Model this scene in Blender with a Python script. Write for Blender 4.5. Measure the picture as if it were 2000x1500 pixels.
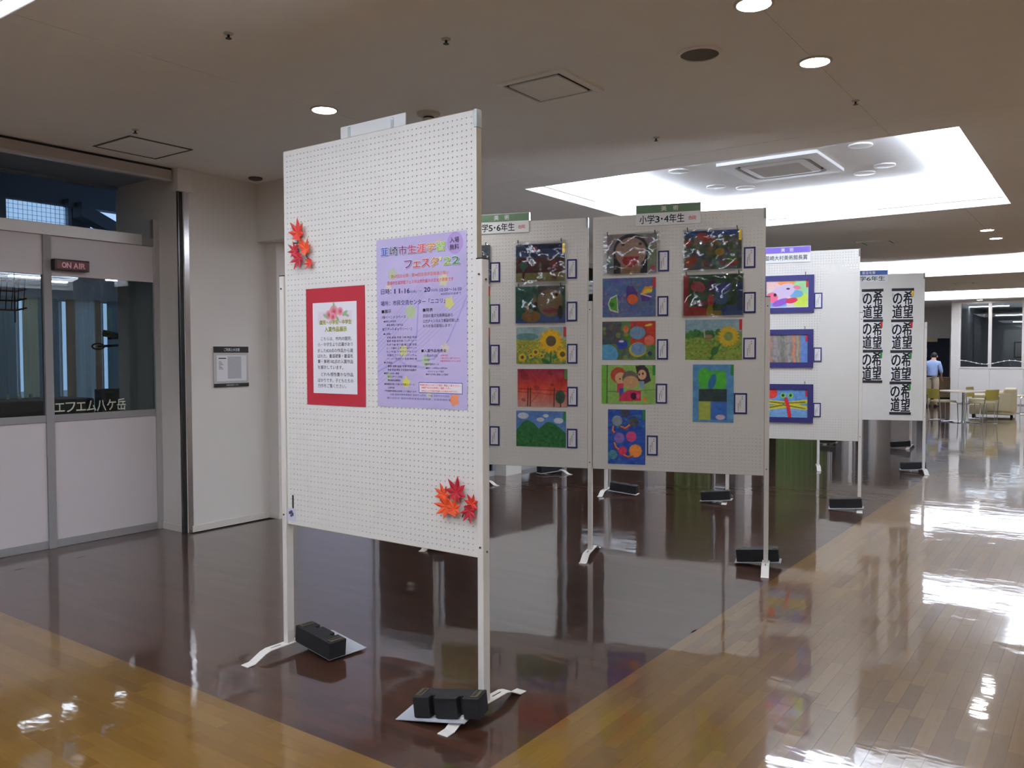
import bpy, bmesh, math, random
import numpy as np
from mathutils import Matrix, Vector
random.seed(7); np.random.seed(7)
sc = bpy.context.scene
for o in list(bpy.data.objects): bpy.data.objects.remove(o)
COL = sc.collection
PI = math.pi

# ------------------------------------------------------------------ camera
cd = bpy.data.cameras.new('camera'); cam = bpy.data.objects.new('camera', cd); COL.objects.link(cam)
YAW, PITCH, ROLL = 0.62440822, 0.03534633, -0.00274045
cam.matrix_world = (Matrix.Translation((0, 0, 1.5)) @ Matrix.Rotation(YAW, 4, 'Z')
                    @ Matrix.Rotation(PI/2 - PITCH, 4, 'X') @ Matrix.Rotation(ROLL, 4, 'Z'))
cd.sensor_width = 36; cd.lens = 1625.27/2000*36; cd.clip_start = .05; cd.clip_end = 200
sc.camera = cam
# ------------------------------------------------------------------ world, exposure
w = bpy.data.worlds.new('sky'); sc.world = w; w.use_nodes = True
bg = w.node_tree.nodes['Background']; bg.inputs[0].default_value = (.42, .63, 1.0, 1); bg.inputs[1].default_value = 1.0
sc.view_settings.view_transform = 'Standard'; sc.view_settings.look = 'None'
sc.view_settings.exposure = 0.0; sc.view_settings.gamma = 1; sc.view_settings.use_curve_mapping = False
sc.cycles.use_denoising = True
sc.cycles.max_bounces = 10; sc.cycles.diffuse_bounces = 5; sc.cycles.glossy_bounces = 4
sc.cycles.transparent_max_bounces = 16; sc.cycles.transmission_bounces = 6
sc.cycles.sample_clamp_indirect = 6
COVE, DOWN, TUBE = 8.8, 120.0, 13.0      # what the cove lenses, downlights and tubes give off
# ------------------------------------------------------------------ materials
def lin(c):
    return tuple((v/255/12.92 if v/255 <= .04045 else ((v/255+.055)/1.055)**2.4) for v in c)
MATS = {}
def mat(name, col, rough=.5, metal=0., spec=.5, noise=0., nscale=40., bump=0., bscale=200., emit=0., srgb=True, coat=0.):
    if name in MATS: return MATS[name]
    m = bpy.data.materials.new(name); m.use_nodes = True; nt = m.node_tree; b = nt.nodes['Principled BSDF']
    c = lin(col) if srgb else col
    b.inputs['Base Color'].default_value = (*c, 1); b.inputs['Roughness'].default_value = rough
    b.inputs['Metallic'].default_value = metal; b.inputs['Specular IOR Level'].default_value = spec
    if coat: b.inputs['Coat Weight'].default_value = coat; b.inputs['Coat Roughness'].default_value = .04
    tc = None
    if noise or bump:
        tc = nt.nodes.new('ShaderNodeTexCoord')
    if noise:
        n = nt.nodes.new('ShaderNodeTexNoise'); n.inputs['Scale'].default_value = nscale; n.inputs['Detail'].default_value = 4
        nt.links.new(tc.outputs['Object'], n.inputs['Vector'])
        r = nt.nodes.new('ShaderNodeMapRange'); r.inputs[3].default_value = 1-noise; r.inputs[4].default_value = 1+noise
        nt.links.new(n.outputs[0], r.inputs[0])
        v = nt.nodes.new('ShaderNodeVectorMath'); v.operation = 'SCALE'; v.inputs[0].default_value = c
        nt.links.new(r.outputs[0], v.inputs['Scale']); nt.links.new(v.outputs[0], b.inputs['Base Color'])
    if bump:
        n2 = nt.nodes.new('ShaderNodeTexNoise'); n2.inputs['Scale'].default_value = bscale
        nt.links.new(tc.outputs['Object'], n2.inputs['Vector'])
        bp = nt.nodes.new('ShaderNodeBump'); bp.inputs['Strength'].default_value = bump; bp.inputs['Distance'].default_value = .002
        nt.links.new(n2.outputs[0], bp.inputs['Height']); nt.links.new(bp.outputs[0], b.inputs['Normal'])
    if emit:
        b.inputs['Emission Color'].default_value = (*c, 1); b.inputs['Emission Strength'].default_value = emit
    MATS[name] = m
    return m
def glassmat(name, tint=(1, 1, 1), ior=1.45, rough=.0, wave=0.):
    m = bpy.data.materials.new(name); m.use_nodes = True; nt = m.node_tree; nt.nodes.clear()
    out = nt.nodes.new('ShaderNodeOutputMaterial'); mx = nt.nodes.new('ShaderNodeMixShader')
    tr = nt.nodes.new('ShaderNodeBsdfTransparent'); gl = nt.nodes.new('ShaderNodeBsdfGlossy'); fr = nt.nodes.new('ShaderNodeFresnel')
    tr.inputs[0].default_value = (*tint, 1); gl.inputs['Roughness'].default_value = rough; fr.inputs[0].default_value = ior
    nt.links.new(fr.outputs[0], mx.inputs[0]); nt.links.new(tr.outputs[0], mx.inputs[1]); nt.links.new(gl.outputs[0], mx.inputs[2])
    nt.links.new(mx.outputs[0], out.inputs[0])
    if wave:
        tc = nt.nodes.new('ShaderNodeTexCoord'); n2 = nt.nodes.new('ShaderNodeTexNoise'); n2.inputs['Scale'].default_value = 9
        bp = nt.nodes.new('ShaderNodeBump'); bp.inputs['Strength'].default_value = 1; bp.inputs['Distance'].default_value = wave
        nt.links.new(tc.outputs['Object'], n2.inputs['Vector']); nt.links.new(n2.outputs[0], bp.inputs['Height'])
        nt.links.new(bp.outputs[0], gl.inputs['Normal']); nt.links.new(bp.outputs[0], fr.inputs['Normal'])
    return m
def attrmat(name, rough=.6, attr='paint', coat=0.):
    m = bpy.data.materials.new(name); m.use_nodes = True; nt = m.node_tree; b = nt.nodes['Principled BSDF']
    a = nt.nodes.new('ShaderNodeAttribute'); a.attribute_name = attr
    nt.links.new(a.outputs['Color'], b.inputs['Base Color']); b.inputs['Roughness'].default_value = rough
    b.inputs['Specular IOR Level'].default_value = .3
    return m
WALL = mat('wall_paint', (223, 217, 211), .75, noise=.03, nscale=3, bump=.12, bscale=260)
CEIL = mat('ceiling_board', (238, 237, 234), .9, noise=.03, nscale=6, bump=.15, bscale=320)
RECESS = mat('recess_plaster', (242, 242, 242), .8, bump=.05)
STUD = mat('studio_laminate', (213, 205, 206), .45, noise=.02, nscale=2)
GREY = mat('grey_trim', (150, 146, 146), .5, noise=.03)
ALU = mat('brushed_aluminium', (196, 192, 190), .35, .55, noise=.04, nscale=60)
STEEL = mat('dark_steel', (92, 88, 88), .22, .9, noise=.05)
POLISH = mat('polished_steel', (190, 186, 184), .16, .9, noise=.03)
BLACK = mat('black_void', (14, 14, 15), .6, noise=.1)
PEG = mat('pegboard_paint', (226, 223, 217), .42, noise=.02, nscale=5, bump=.06, bscale=90)
POSTM = mat('post_enamel', (226, 221, 214), .35, noise=.03, nscale=12)
EDGE = mat('board_edge_shaded', (170, 158, 130), .5, noise=.04, nscale=30)  # khaki panel sides, their dimmer and yellower light put into the colour
CAPM = mat('end_cap_metal', (120, 122, 118), .35, .7, noise=.15, nscale=80)
BOLT = mat('bolt_head', (92, 82, 70), .5, .4, noise=.2)
DARK = mat('dark_bolt', (45, 42, 40), .4, .6, noise=.1)
IRON = mat('cast_iron', (33, 33, 36), .62, .25, noise=.35, nscale=18, bump=.5, bscale=120)
RUST = mat('worn_iron_edge', (78, 68, 50), .8, noise=.4, nscale=60)
FELT = mat('grey_felt', (172, 174, 180), .95, noise=.06, nscale=150, bump=.4, bscale=500)
WHITE = mat('white_plastic', (235, 236, 236), .4, noise=.01)
PAPER = mat('white_paper', (232, 230, 232), .75, noise=.015, nscale=10)
NAVY = mat('navy_card', (42, 44, 108), .7, noise=.08, nscale=80)
NAVYF = mat('navy_frame_board', (44, 40, 104), .6, noise=.05, nscale=30)
CRIM = mat('crimson_card', (168, 28, 46), .75, noise=.06, nscale=120)
INK = mat('ink', (38, 36, 42), .7, noise=.05)
SUMI = mat('brush_ink', (16, 16, 18), .8, noise=.1)
INKN = mat('navy_ink', (36, 36, 110), .7, noise=.05)
INKR = mat('red_ink', (214, 50, 60), .7, noise=.05)
INKO = mat('orange_ink', (222, 110, 70), .7, noise=.05)
INKY = mat('olive_ink', (118, 118, 28), .7, noise=.05)
INKG = mat('slate_ink', (110, 112, 160), .7, noise=.05)
GRN = mat('sign_green', (104, 136, 104), .55, noise=.05)
PUR = mat('sign_purple', (112, 88, 186), .5, noise=.04)
BLU = mat('sign_blue', (64, 96, 168), .5, noise=.04)
GOLD = mat('gold_foil', (222, 178, 30), .25, .4, noise=.06)
TAGR = mat('red_ribbon', (196, 34, 42), .6, noise=.06)
TAGG = mat('green_ribbon', (44, 138, 58), .6, noise=.06)
CHROME = mat('chrome', (215, 215, 218), .08, 1., noise=.01)
GRILLE = mat('speaker_mesh', (96, 92, 84), .8, noise=.12, nscale=400)
FIX = mat('fixture_white', (196, 190, 180), .5, noise=.02)
FRAME = mat('window_frame', (188, 190, 192), .45, .2, noise=.03)
LENS = mat('cove_lens', (.90, .97, 1.09), .4, emit=COVE, srgb=False)
UPLENS = mat('cove_uplight', (.90, .97, 1.09), .4, emit=3.3*COVE, srgb=False)
LAMP = mat('downlight_lens', (.97, .98, 1.0), .4, emit=DOWN, srgb=False)
TUBEM = mat('tube_light', (235, 240, 255), .4, emit=TUBE)
GLASS = glassmat('clear_glass', (.86, .9, .9))
CLEAR = glassmat('clear_acrylic', (.93, .95, .95), 1.5)
SLEEVE = glassmat('plastic_sleeve', (.95, .95, .95), 1.75, .10, .012)
def blindmat(name, col):
    m = bpy.data.materials.new(name); m.use_nodes = True; nt = m.node_tree; nt.nodes.clear(); c = (*lin(col), 1)
    out = nt.nodes.new('ShaderNodeOutputMaterial'); mx = nt.nodes.new('ShaderNodeMixShader'); d = nt.nodes.new('ShaderNodeBsdfDiffuse'); t = nt.nodes.new('ShaderNodeBsdfTranslucent')
    tc = nt.nodes.new('ShaderNodeTexCoord'); mp = nt.nodes.new('ShaderNodeMapping'); mp.inputs['Scale'].default_value = (1, 60, 1.5); n = nt.nodes.new('ShaderNodeTexNoise'); n.inputs['Scale'].default_value = 1
    r = nt.nodes.new('ShaderNodeMapRange'); r.inputs[3].default_value = .75; r.inputs[4].default_value = 1.25; v = nt.nodes.new('ShaderNodeVectorMath'); v.operation = 'SCALE'; v.inputs[0].default_value = c[:3]
    L = nt.links.new; L(tc.outputs['Object'], mp.inputs[0]); L(mp.outputs[0], n.inputs['Vector']); L(n.outputs[0], r.inputs[0]); L(r.outputs[0], v.inputs['Scale'])
    L(v.outputs[0], d.inputs[0]); L(v.outputs[0], t.inputs[0]); mx.inputs[0].default_value = .6; L(d.outputs[0], mx.inputs[1]); L(t.outputs[0], mx.inputs[2]); L(mx.outputs[0], out.inputs[0]); return m
PRINT = attrmat('hand_painted_paper'); POSTP = attrmat('poster_print', .45)
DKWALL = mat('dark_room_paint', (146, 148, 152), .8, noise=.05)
BLUW = mat('cool_grey_paint', (150, 160, 172), .8, noise=.03)
WOODP = mat('tan_wood', (150, 122, 88), .5, noise=.12, nscale=8)
CHB = mat('chair_back_olive', (176, 160, 72), .45, noise=.05)
CHO = mat('chair_back_orange', (196, 110, 60), .45, noise=.05)
CHS = mat('chair_seat_cream', (226, 216, 178), .6, noise=.03)
SOFA = mat('cream_leather', (222, 208, 168), .5, noise=.05, nscale=20, bump=.1)
TTOP = mat('table_laminate', (214, 196, 176), .3, noise=.03)
GREENC = mat('green_curtain', (70, 96, 40), .85, noise=.15, nscale=14)
SKIN = mat('skin', (196, 150, 122), .6, noise=.04)
HAIR = mat('dark_hair', (34, 28, 26), .6, noise=.2, nscale=80)
SHIRT = mat('pale_blue_shirt', (158, 178, 222), .8, noise=.04, nscale=30)
TROU = mat('beige_trousers', (186, 172, 148), .8, noise=.05, nscale=30)
# ------------------------------------------------------------------ mesh builder
class G:
    def __init__(s): s.v = []; s.f = []; s.m = []
    def add(s, vs, fs, m=0):
        k = len(s.v); s.v += [tuple(p) for p in vs]; s.f += [tuple(i+k for i in f) for f in fs]; s.m += [m]*len(fs); return s
    def box(s, a, b, m=0, M=None):
        x0, y0, z0 = a; x1, y1, z1 = b
        vs = [(x0, y0, z0), (x1, y0, z0), (x1, y1, z0), (x0, y1, z0), (x0, y0, z1), (x1, y0, z1), (x1, y1, z1), (x0, y1, z1)]
        if M is not None: vs = [tuple(M @ Vector(p)) for p in vs]
        return s.add(vs, [(0, 3, 2, 1), (4, 5, 6, 7), (0, 1, 5, 4), (1, 2, 6, 5), (2, 3, 7, 6), (3, 0, 4, 7)], m)
    def cyl(s, p, q, r0, r1=None, n=16, m=0, cap=True):
        r1 = r0 if r1 is None else r1
        p = Vector(p); q = Vector(q); d = (q-p).normalized()
        a = d.orthogonal().normalized(); b = d.cross(a)
        vs = []
        for c, r in ((p, r0), (q, r1)):
            for i in range(n):
                t = 2*PI*i/n; vs.append(c + a*(r*math.cos(t)) + b*(r*math.sin(t)))
        fs = [(i, (i+1) % n, n+(i+1) % n, n+i) for i in range(n)]
        if cap: fs += [tuple(range(n-1, -1, -1)), tuple(range(n, 2*n))]
        return s.add(vs, fs, m)
    def tube(s, pts, r, n=8, m=0):
        pts = [Vector(p) for p in pts]; vs = []; fs = []; a = None
        for i, p in enumerate(pts):
            d = (pts[min(i+1, len(pts)-1)]-pts[max(i-1, 0)]).normalized()
            a = d.orthogonal().normalized() if a is None else (a - d*a.dot(d)).normalized()
            b = d.cross(a)
            for k in range(n):
                t = 2*PI*k/n; vs.append(p + a*(r*math.cos(t)) + b*(r*math.sin(t)))
        for i in range(len(pts)-1):
            for k in range(n): fs.append((i*n+k, i*n+(k+1) % n, (i+1)*n+(k+1) % n, (i+1)*n+k))
        fs += [tuple(range(n-1, -1, -1)), tuple(range((len(pts)-1)*n, len(pts)*n))]
        return s.add(vs, fs, m)
    def prism(s, poly, fn, d0, d1, m=0):
        """poly 2-D outline, fn(a,b,d) -> 3-D point"""
        n = len(poly); vs = [fn(a, b, d0) for a, b in poly] + [fn(a, b, d1) for a, b in poly]
        fs = [tuple(range(n-1, -1, -1)), tuple(range(n, 2*n))] + [(i, (i+1) % n, n+(i+1) % n, n+i) for i in range(n)]
        return s.add(vs, fs, m)
    def lathe(s, prof, c, n=24, m=0, axis=1):
        vs = []; fs = []; cx, cy, cz = c
        for r, z in prof:
            for i in range(n): vs.append((cx+r*math.cos(2*PI*i/n), cy+r*math.sin(2*PI*i/n), cz+z))
        for j in range(len(prof)-1):
            for i in range(n): fs.append((j*n+i, j*n+(i+1) % n, (j+1)*n+(i+1) % n, (j+1)*n+i))
        fs += [tuple(range(n-1, -1, -1)), tuple(range((len(prof)-1)*n, len(prof)*n))]
        return s.add(vs, fs, m)
    def obj(s, name, mats, parent=None, bev=0., smooth=False, loc=None, rz=0., fix=True, seg=2):
        me = bpy.data.meshes.new(name); me.from_pydata(s.v, [], s.f); me.update()
        mats = mats if isinstance(mats, (list, tuple)) else [mats]
        for q in mats: me.materials.append(q)
        me.polygons.foreach_set('material_index', s.m)
        if fix or bev:
            bm = bmesh.new(); bm.from_mesh(me)
            if fix: bmesh.ops.recalc_face_normals(bm, faces=bm.faces)
            if bev:
                es = [e for e in bm.edges if len(e.link_faces) == 2 and e.calc_face_angle(0) > .5]
                bmesh.ops.bevel(bm, geom=es, offset=bev, segments=seg, affect='EDGES', profile=.5)
            bm.to_mesh(me); bm.free()
        if smooth:
            me.polygons.foreach_set('use_smooth', [True]*len(me.polygons))
            if hasattr(me, 'set_sharp_from_angle'): me.set_sharp_from_angle(angle=.7)
        return link(name, me, parent, loc, rz)
def link(name, me, parent=None, loc=None, rz=0.):
    o = bpy.data.objects.new(name, me); COL.objects.link(o)
    if parent is not None: o.parent = parent
    if loc is not None: o.location = loc
    if rz: o.rotation_euler = (0, 0, rz)
    return o
def thing(name, label, cat, loc=(0, 0, 0), rz=0., group=None):
    o = bpy.data.objects.new(name, None); COL.objects.link(o); o.empty_display_size = .1
    o.location = loc; o.rotation_euler = (0, 0, rz); return tag(o, label, cat, group)
def tag(o, label, cat, group=None):
    o['label'] = label; o['category'] = cat
    if group: o['group'] = group
    return o
def struct(o): o['kind'] = 'structure'; return o
def kids(o): return [c for c in o.children]
def copy_tree(o, parent=None):
    c = o.copy(); COL.objects.link(c)
    if parent is not None: c.parent = parent
    for ch in list(o.children): copy_tree(ch, c)
    return c
# flat lettering: glyphs lie in the local X-Z plane facing -Y
def glyphs(g, body, x0, x1, zc, h, y, m=0, bold=0., align='fit', asp=None):
    cu = bpy.data.curves.new('glyphs', 'FONT'); cu.size = 1; cu.resolution_u = 2; cu.body = body
    o = bpy.data.objects.new('glyphs', cu); me = bpy.data.meshes.new_from_object(o)
    n = len(me.vertices); co = np.empty(n*3); me.vertices.foreach_get('co', co); co = co.reshape(-1, 3)
    if n:
        lo, hi = co[:, 0].min(), co[:, 0].max(); s = h/.88
        sx = (x1-x0)/(hi-lo) if align == 'fit' else s
        X = x0 + (co[:, 0]-lo)*sx
        if align == 'centre': X = (x0+x1)/2 + (co[:, 0]-(lo+hi)/2)*sx
        Z = zc + (co[:, 1]-.38)*s; fs = [tuple(p.vertices) for p in me.polygons]
        k = 0 if bold == 0 else 4 if bold < .035 else 10        # heavier type: the same glyph struck again a hair aside
        for i in range(max(1, k)):
            t = 2*PI*i/k+PI/4 if k else 0; r = bold*s if k else 0
            g.add([(p+r*math.cos(t), y-i*1e-5, q+r*math.sin(t)) for p, q in zip(X, Z)], fs, m)
    bpy.data.objects.remove(o); bpy.data.curves.remove(cu); bpy.data.meshes.remove(me)
    return g

def chars(par, body, x0, x1, zc, h, y, m, bold=0., name='character', rot=None):
    """one part per character, advance widths as in the type"""
    adv = lambda c: {' ': .3, 'I': .32, '・': .5, "'": .25}.get(c, .64 if ord(c) < 128 else 1.)
    tot = sum(adv(c) for c in body); x = x0
    for c in body:
        wd = (x1-x0)*adv(c)/tot
        if c not in ' 　':
            o = glyphs(G(), c, x+wd*(.05 if c not in '・I' else .3), x+wd*(.95 if c not in '・I' else .7), zc, h, y, 0, bold).obj(name, m, par, fix=False)
            if rot: o.location = rot[0]; o.rotation_euler = (0, 0, rot[1])
        x += wd
POSTER=[
("フェスタ'22",-0.093,0.227,0.256,0.0408,'T2',0.03),
('韮崎市生涯学習',-0.237,0.147,0.319,0.0415,'T1',0.03),
('第67回文化祭\u3000第44回生涯学習推進の集い',-0.172,0.166,0.206,0.0153,'o',0),
('韮崎市生涯学習フェスタは市内最大の文化の祭典です',-0.195,0.190,0.177,0.0153,'r',0),
('日時：',-0.233,-0.170,0.141,0.0229,'n',0.01),
('11',-0.151,-0.118,0.141,0.0257,'n',0.03),
('月',-0.112,-0.101,0.135,0.0102,'n',0),
('16',-0.089,-0.060,0.140,0.0254,'n',0.03),
('日(水)',-0.056,-0.020,0.134,0.0107,'n',0),
('～',-0.010,0.012,0.135,0.0089,'n',0),
('20',0.025,0.060,0.140,0.0249,'n',0.03),
('日(日)',0.066,0.103,0.135,0.0111,'n',0),
('10:00～16:00',0.114,0.234,0.134,0.0178,'n',0),
('※20日は15:00まで',0.120,0.231,0.116,0.0109,'n',0),
('場所：市民交流センター「ニコリ」',-0.236,0.143,0.088,0.0208,'n',0.005),
('■展示',-0.231,-0.172,0.052,0.0159,'k',0.01),
('■発表',0.017,0.074,0.051,0.0153,'k',0.01),
('1階イベントスペース',-0.229,-0.085,0.026,0.0128,'k',0),
('武田の里文化振興協会の',0.017,0.186,0.026,0.0140,'k',0),
('公式チャンネルで事前収録した',0.017,0.220,0.003,0.0139,'k',0),
('ものを後日配信します！',0.017,0.177,-0.018,0.0134,'k',0),
('●園児 小中学生',-0.219,-0.141,0.007,0.0085,'k',0),
('書道 美術 入賞作品',-0.200,-0.102,-0.009,0.0085,'k',0),
('地下アートギャラリー1・2',-0.228,-0.048,-0.028,0.0138,'k',0),
('●公民館',-0.220,-0.178,-0.049,0.0087,'k',0),
('写真 絵画 手芸 川柳 陶芸 俳句',-0.200,-0.020,-0.065,0.0092,'k',0),
('書道 茶道 絵手紙 パッチワーク',-0.200,-0.020,-0.080,0.0092,'k',0),
('ちぎり絵 折り紙 籐工芸 手芸',-0.200,-0.020,-0.097,0.0092,'k',0),
('レース編み 工作 トールペイント',-0.200,-0.020,-0.112,0.0092,'k',0),
('トンボ玉 フラワーアレンジ',-0.200,-0.020,-0.128,0.0092,'k',0),
('木彫りアート ハーバリウム',-0.200,-0.020,-0.144,0.0092,'k',0),
('ペーパークラフト 生花 押花 他',-0.200,-0.020,-0.160,0.0092,'k',0),
('●文化協会',-0.218,-0.168,-0.177,0.0087,'k',0),
('書道 短歌 絵画 写真 手芸 川柳',-0.196,-0.022,-0.193,0.0092,'k',0),
('華道 茶道 俳句 文化協会作品展示',-0.196,-0.024,-0.209,0.0092,'k',0),
('●親子ふれあい事業',-0.219,-0.127,-0.225,0.0087,'k',0),
('親子工作づくり作品',-0.196,-0.107,-0.240,0.0087,'k',0),
('農林高校活動報告',-0.196,-0.119,-0.256,0.0087,'k',0),
('●図書館を使った調べる学習コンクール',-0.217,-0.034,-0.273,0.0087,'k',0),
('入賞作品',-0.197,-0.156,-0.289,0.0087,'k',0),
('※作品展示期間は会場により異なります',-0.217,-0.024,-0.304,0.0081,'k',0),
('主催 韮崎市教育委員会 韮崎市公民館\u3000共催 韮崎市文化協会',-0.183,0.165,-0.319,0.0085,'g',0),
('問い合わせ 韮崎市教育委員会教育課\u3000生涯学習担当',-0.201,0.170,-0.335,0.0085,'g',0),
('■入賞作品発表会',0.007,0.149,-0.125,0.0134,'k',0.01),
('11月20日(日)',0.025,0.099,-0.146,0.0112,'k',0),
('13:00',0.025,0.053,-0.164,0.0107,'k',0),
('3階多目的ホール',0.025,0.107,-0.183,0.0095,'k',0),
('※会場の都合',0.116,0.159,-0.145,0.0066,'r',0),
('一般の方の入場できません',0.114,0.227,-0.157,0.0066,'r',0),
('※後日配信いたします',0.114,0.227,-0.169,0.0066,'r',0),
('●園児・小中学生の入賞作品を',0.033,0.154,-0.200,0.0078,'k',0),
('スライドショーで紹介',0.042,0.136,-0.214,0.0078,'k',0),
('●調べる学習入賞者による発表！',0.033,0.161,-0.227,0.0078,'k',0),
('感染拡大防止のためマスク着用、検温にご協力ください。',-0.003,0.229,-0.273,0.0094,'r',0),
('※体調不良の方は来場をご遠慮ください。',0.006,0.175,-0.285,0.0084,'r',0),
('※状況により内容が変更になる場合があります。',0.006,0.211,-0.299,0.0083,'r',0),
('入場',0.171,0.221,0.340,0.0228,'k',0.01),
('無料',0.171,0.221,0.310,0.0228,'k',0.01)]
NOTICE=[
('園児・小学生・中学生',-0.103,0.114,0.115,0.0196,'y',0.02),
('入賞作品展示',-0.068,0.082,0.082,0.0220,'y',0.02),
('こちらは、市内の園児、',-0.096,0.116,0.037,0.0171,'k',0),
('小・中学生より応募があり',-0.119,0.122,0.010,0.0172,'k',0),
('ました820点の作品から選',-0.119,0.123,-0.019,0.0172,'k',0),
('ばれた、書道硬筆・書道毛',-0.120,0.123,-0.045,0.0172,'k',0),
('筆・美術182点の入賞作品',-0.120,0.123,-0.071,0.0172,'k',0),
('を展示しています。',-0.120,0.056,-0.099,0.0173,'k',0),
('どれも感性豊かな作品',-0.097,0.123,-0.132,0.0172,'k',0),
('ばかりです。子どもたちの',-0.121,0.123,-0.161,0.0172,'k',0),
('力作をご覧ください。',-0.121,0.075,-0.187,0.0173,'k',0)]
# ------------------------------------------------------------------ FLOOR
def floormat(name, tones, src, along):
    m = bpy.data.materials.new(name); m.use_nodes = True; nt = m.node_tree; b = nt.nodes['Principled BSDF']; L = nt.links
    geo = nt.nodes.new('ShaderNodeNewGeometry')
    if src == 'obj':
        s = nt.nodes.new('ShaderNodeObjectInfo'); val = s.outputs['Random']
    else:
        s = nt.nodes.new('ShaderNodeAttribute'); s.attribute_name = 'tone'; val = s.outputs['Fac']
    r = nt.nodes.new('ShaderNodeValToRGB'); r.color_ramp.interpolation = 'LINEAR'
    while len(r.color_ramp.elements) < len(tones): r.color_ramp.elements.new(.5)
    for i, t in enumerate(tones):
        r.color_ramp.elements[i].position = i/(len(tones)-1); r.color_ramp.elements[i].color = (*lin(t), 1)
    L.new(val, r.inputs[0])
    mp = nt.nodes.new('ShaderNodeMapping'); mp.inputs['Scale'].default_value = (6, 90, 1) if along == 'x' else (90, 6, 1)
    L.new(geo.outputs['Position'], mp.inputs[0])
    n = nt.nodes.new('ShaderNodeTexNoise'); n.inputs['Scale'].default_value = 1; n.inputs['Detail'].default_value = 3
    L.new(mp.outputs[0], n.inputs['Vector'])
    mr = nt.nodes.new('ShaderNodeMapRange'); mr.inputs[3].default_value = .84; mr.inputs[4].default_value = 1.16
    L.new(n.outputs[0], mr.inputs[0])
    v = nt.nodes.new('ShaderNodeVectorMath'); v.operation = 'SCALE'
    L.new(r.outputs[0], v.inputs[0]); L.new(mr.outputs[0], v.inputs['Scale']); L.new(v.outputs[0], b.inputs['Base Color'])
    b.inputs['Roughness'].default_value = .28; b.inputs['Specular IOR Level'].default_value = .15; b.inputs['Coat Weight'].default_value = 1; b.inputs['Coat Roughness'].default_value = .045; b.inputs['Coat IOR'].default_value = 1.62
    # lacquer ripple
    m2 = nt.nodes.new('ShaderNodeMapping'); m2.inputs['Scale'].default_value = (3.0, 5.5, 1)
    L.new(geo.outputs['Position'], m2.inputs[0])
    n1 = nt.nodes.new('ShaderNodeTexNoise'); n1.inputs['Scale'].default_value = 1; n1.inputs['Detail'].default_value = 3
    L.new(m2.outputs[0], n1.inputs['Vector'])
    bp = nt.nodes.new('ShaderNodeBump'); bp.inputs['Strength'].default_value = 1; bp.inputs['Distance'].default_value = .0015
    L.new(n1.outputs[0], bp.inputs['Height']); L.new(bp.outputs[0], b.inputs['Normal']); L.new(bp.outputs[0], b.inputs['Coat Normal'])
    return m
OAK_T = [(104, 74, 29), (119, 87, 35), (124, 92, 39), (112, 80, 31), (121, 89, 36)]
WAL_T = [(54, 32, 22), (68, 41, 28), (60, 36, 25), (74, 45, 31)]
OAKX = floormat('oak_strip_x', OAK_T, 'attr', 'x'); OAKY = floormat('oak_strip_y', OAK_T, 'attr', 'y')
WALX = floormat('walnut_strip', WAL_T, 'attr', 'x')
OAKXO = floormat('oak_plank_x', OAK_T, 'obj', 'x'); OAKYO = floormat('oak_plank_y', OAK_T, 'obj', 'y')
slab = G().box((-10.2, -6.2, -.2), (10.2, 34.3, -.012))
floor = struct(slab.obj('floor', mat('screed', (70, 56, 44), .9, noise=.1)))
XB, YB, PW = -1.805, 2.163, .0606
def strips(x0, x1, y0, y1, along):
    """cut a rectangle into strip-flooring pieces: (cx, cy, length, width, along)"""
    out = []; a0, a1, b0, b1 = (x0, x1, y0, y1) if along == 'x' else (y0, y1, x0, x1)
    n = max(1, round((b1-b0)/PW)); wd = (b1-b0)/n
    for i in range(n):
        a = a0 - random.random()*.5; bc = b0+(i+.5)*wd
        while a < a1:
            ln = random.choice((.3, .36, .42, .48, .54, .6)); s, e = max(a, a0), min(a+ln, a1); a += ln
            if e-s < .02: continue
            out.append(((s+e)/2, bc, e-s, wd) if along == 'x' else (bc, (s+e)/2, e-s, wd))
    return out
OX = strips(-6.66, XB, -6, YB, 'x'); OY = strips(XB, 10, -6, 28, 'y'); WX = strips(-6.2, XB, YB, 31, 'x') + strips(-6.66, -6.2, YB, 4.06, 'x')
R3 = cam.matrix_world.to_3x3().transposed(); C0 = cam.matrix_world.translation
def seen(x, y):
    q = R3 @ (Vector((x, y, 0))-C0)
    if q.z > -.3: return None
    u, v = q.x/-q.z*1625.27, q.y/-q.z*1625.27
    return -q.z if abs(u) < 1000 and abs(v) < 750 else None
cand = []
for i, p in enumerate(OX):
    d = seen(p[0], p[1])
    if d: cand.append((d, 'x', i))
for i, p in enumerate(OY):
    d = seen(p[0], p[1])
    if d: cand.append((d, 'y', i))
cand.sort(); near = cand[:300]; used = {'x': {c[2] for c in near if c[1] == 'x'}, 'y': {c[2] for c in near if c[1] == 'y'}}
pm = {}
def plank_mesh(ln, wd, al):
    k = (round(ln, 3), round(wd, 4), al)
    if k not in pm:
        a, b = (ln/2, wd/2) if al == 'x' else (wd/2, ln/2); c = .0003
        g = G(); vs = []
        for (z, i) in ((-.012, .0002), (-.0007, .0002), (0, c)):
            vs += [(-a+i, -b+i, z), (a-i, -b+i, z), (a-i, b-i, z), (-a+i, b-i, z)]
        g.add(vs, [(8, 9, 10, 11)]+[(4*l+q, 4*l+(q+1) % 4, 4*l+4+(q+1) % 4, 4*l+4+q) for l in (0, 1) for q in range(4)])
        o = g.obj('plank', OAKXO if al == 'x' else OAKYO, fix=False); pm[k] = o.data; bpy.data.objects.remove(o)
    return pm[k]
for d, al, i in near:
    p = (OX if al == 'x' else OY)[i]
    o = link('plank', plank_mesh(p[2], p[3], al), floor, (p[0], p[1], 0))
    o.rotation_euler = (random.gauss(0, .0002), random.gauss(0, .0002), 0)
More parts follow.
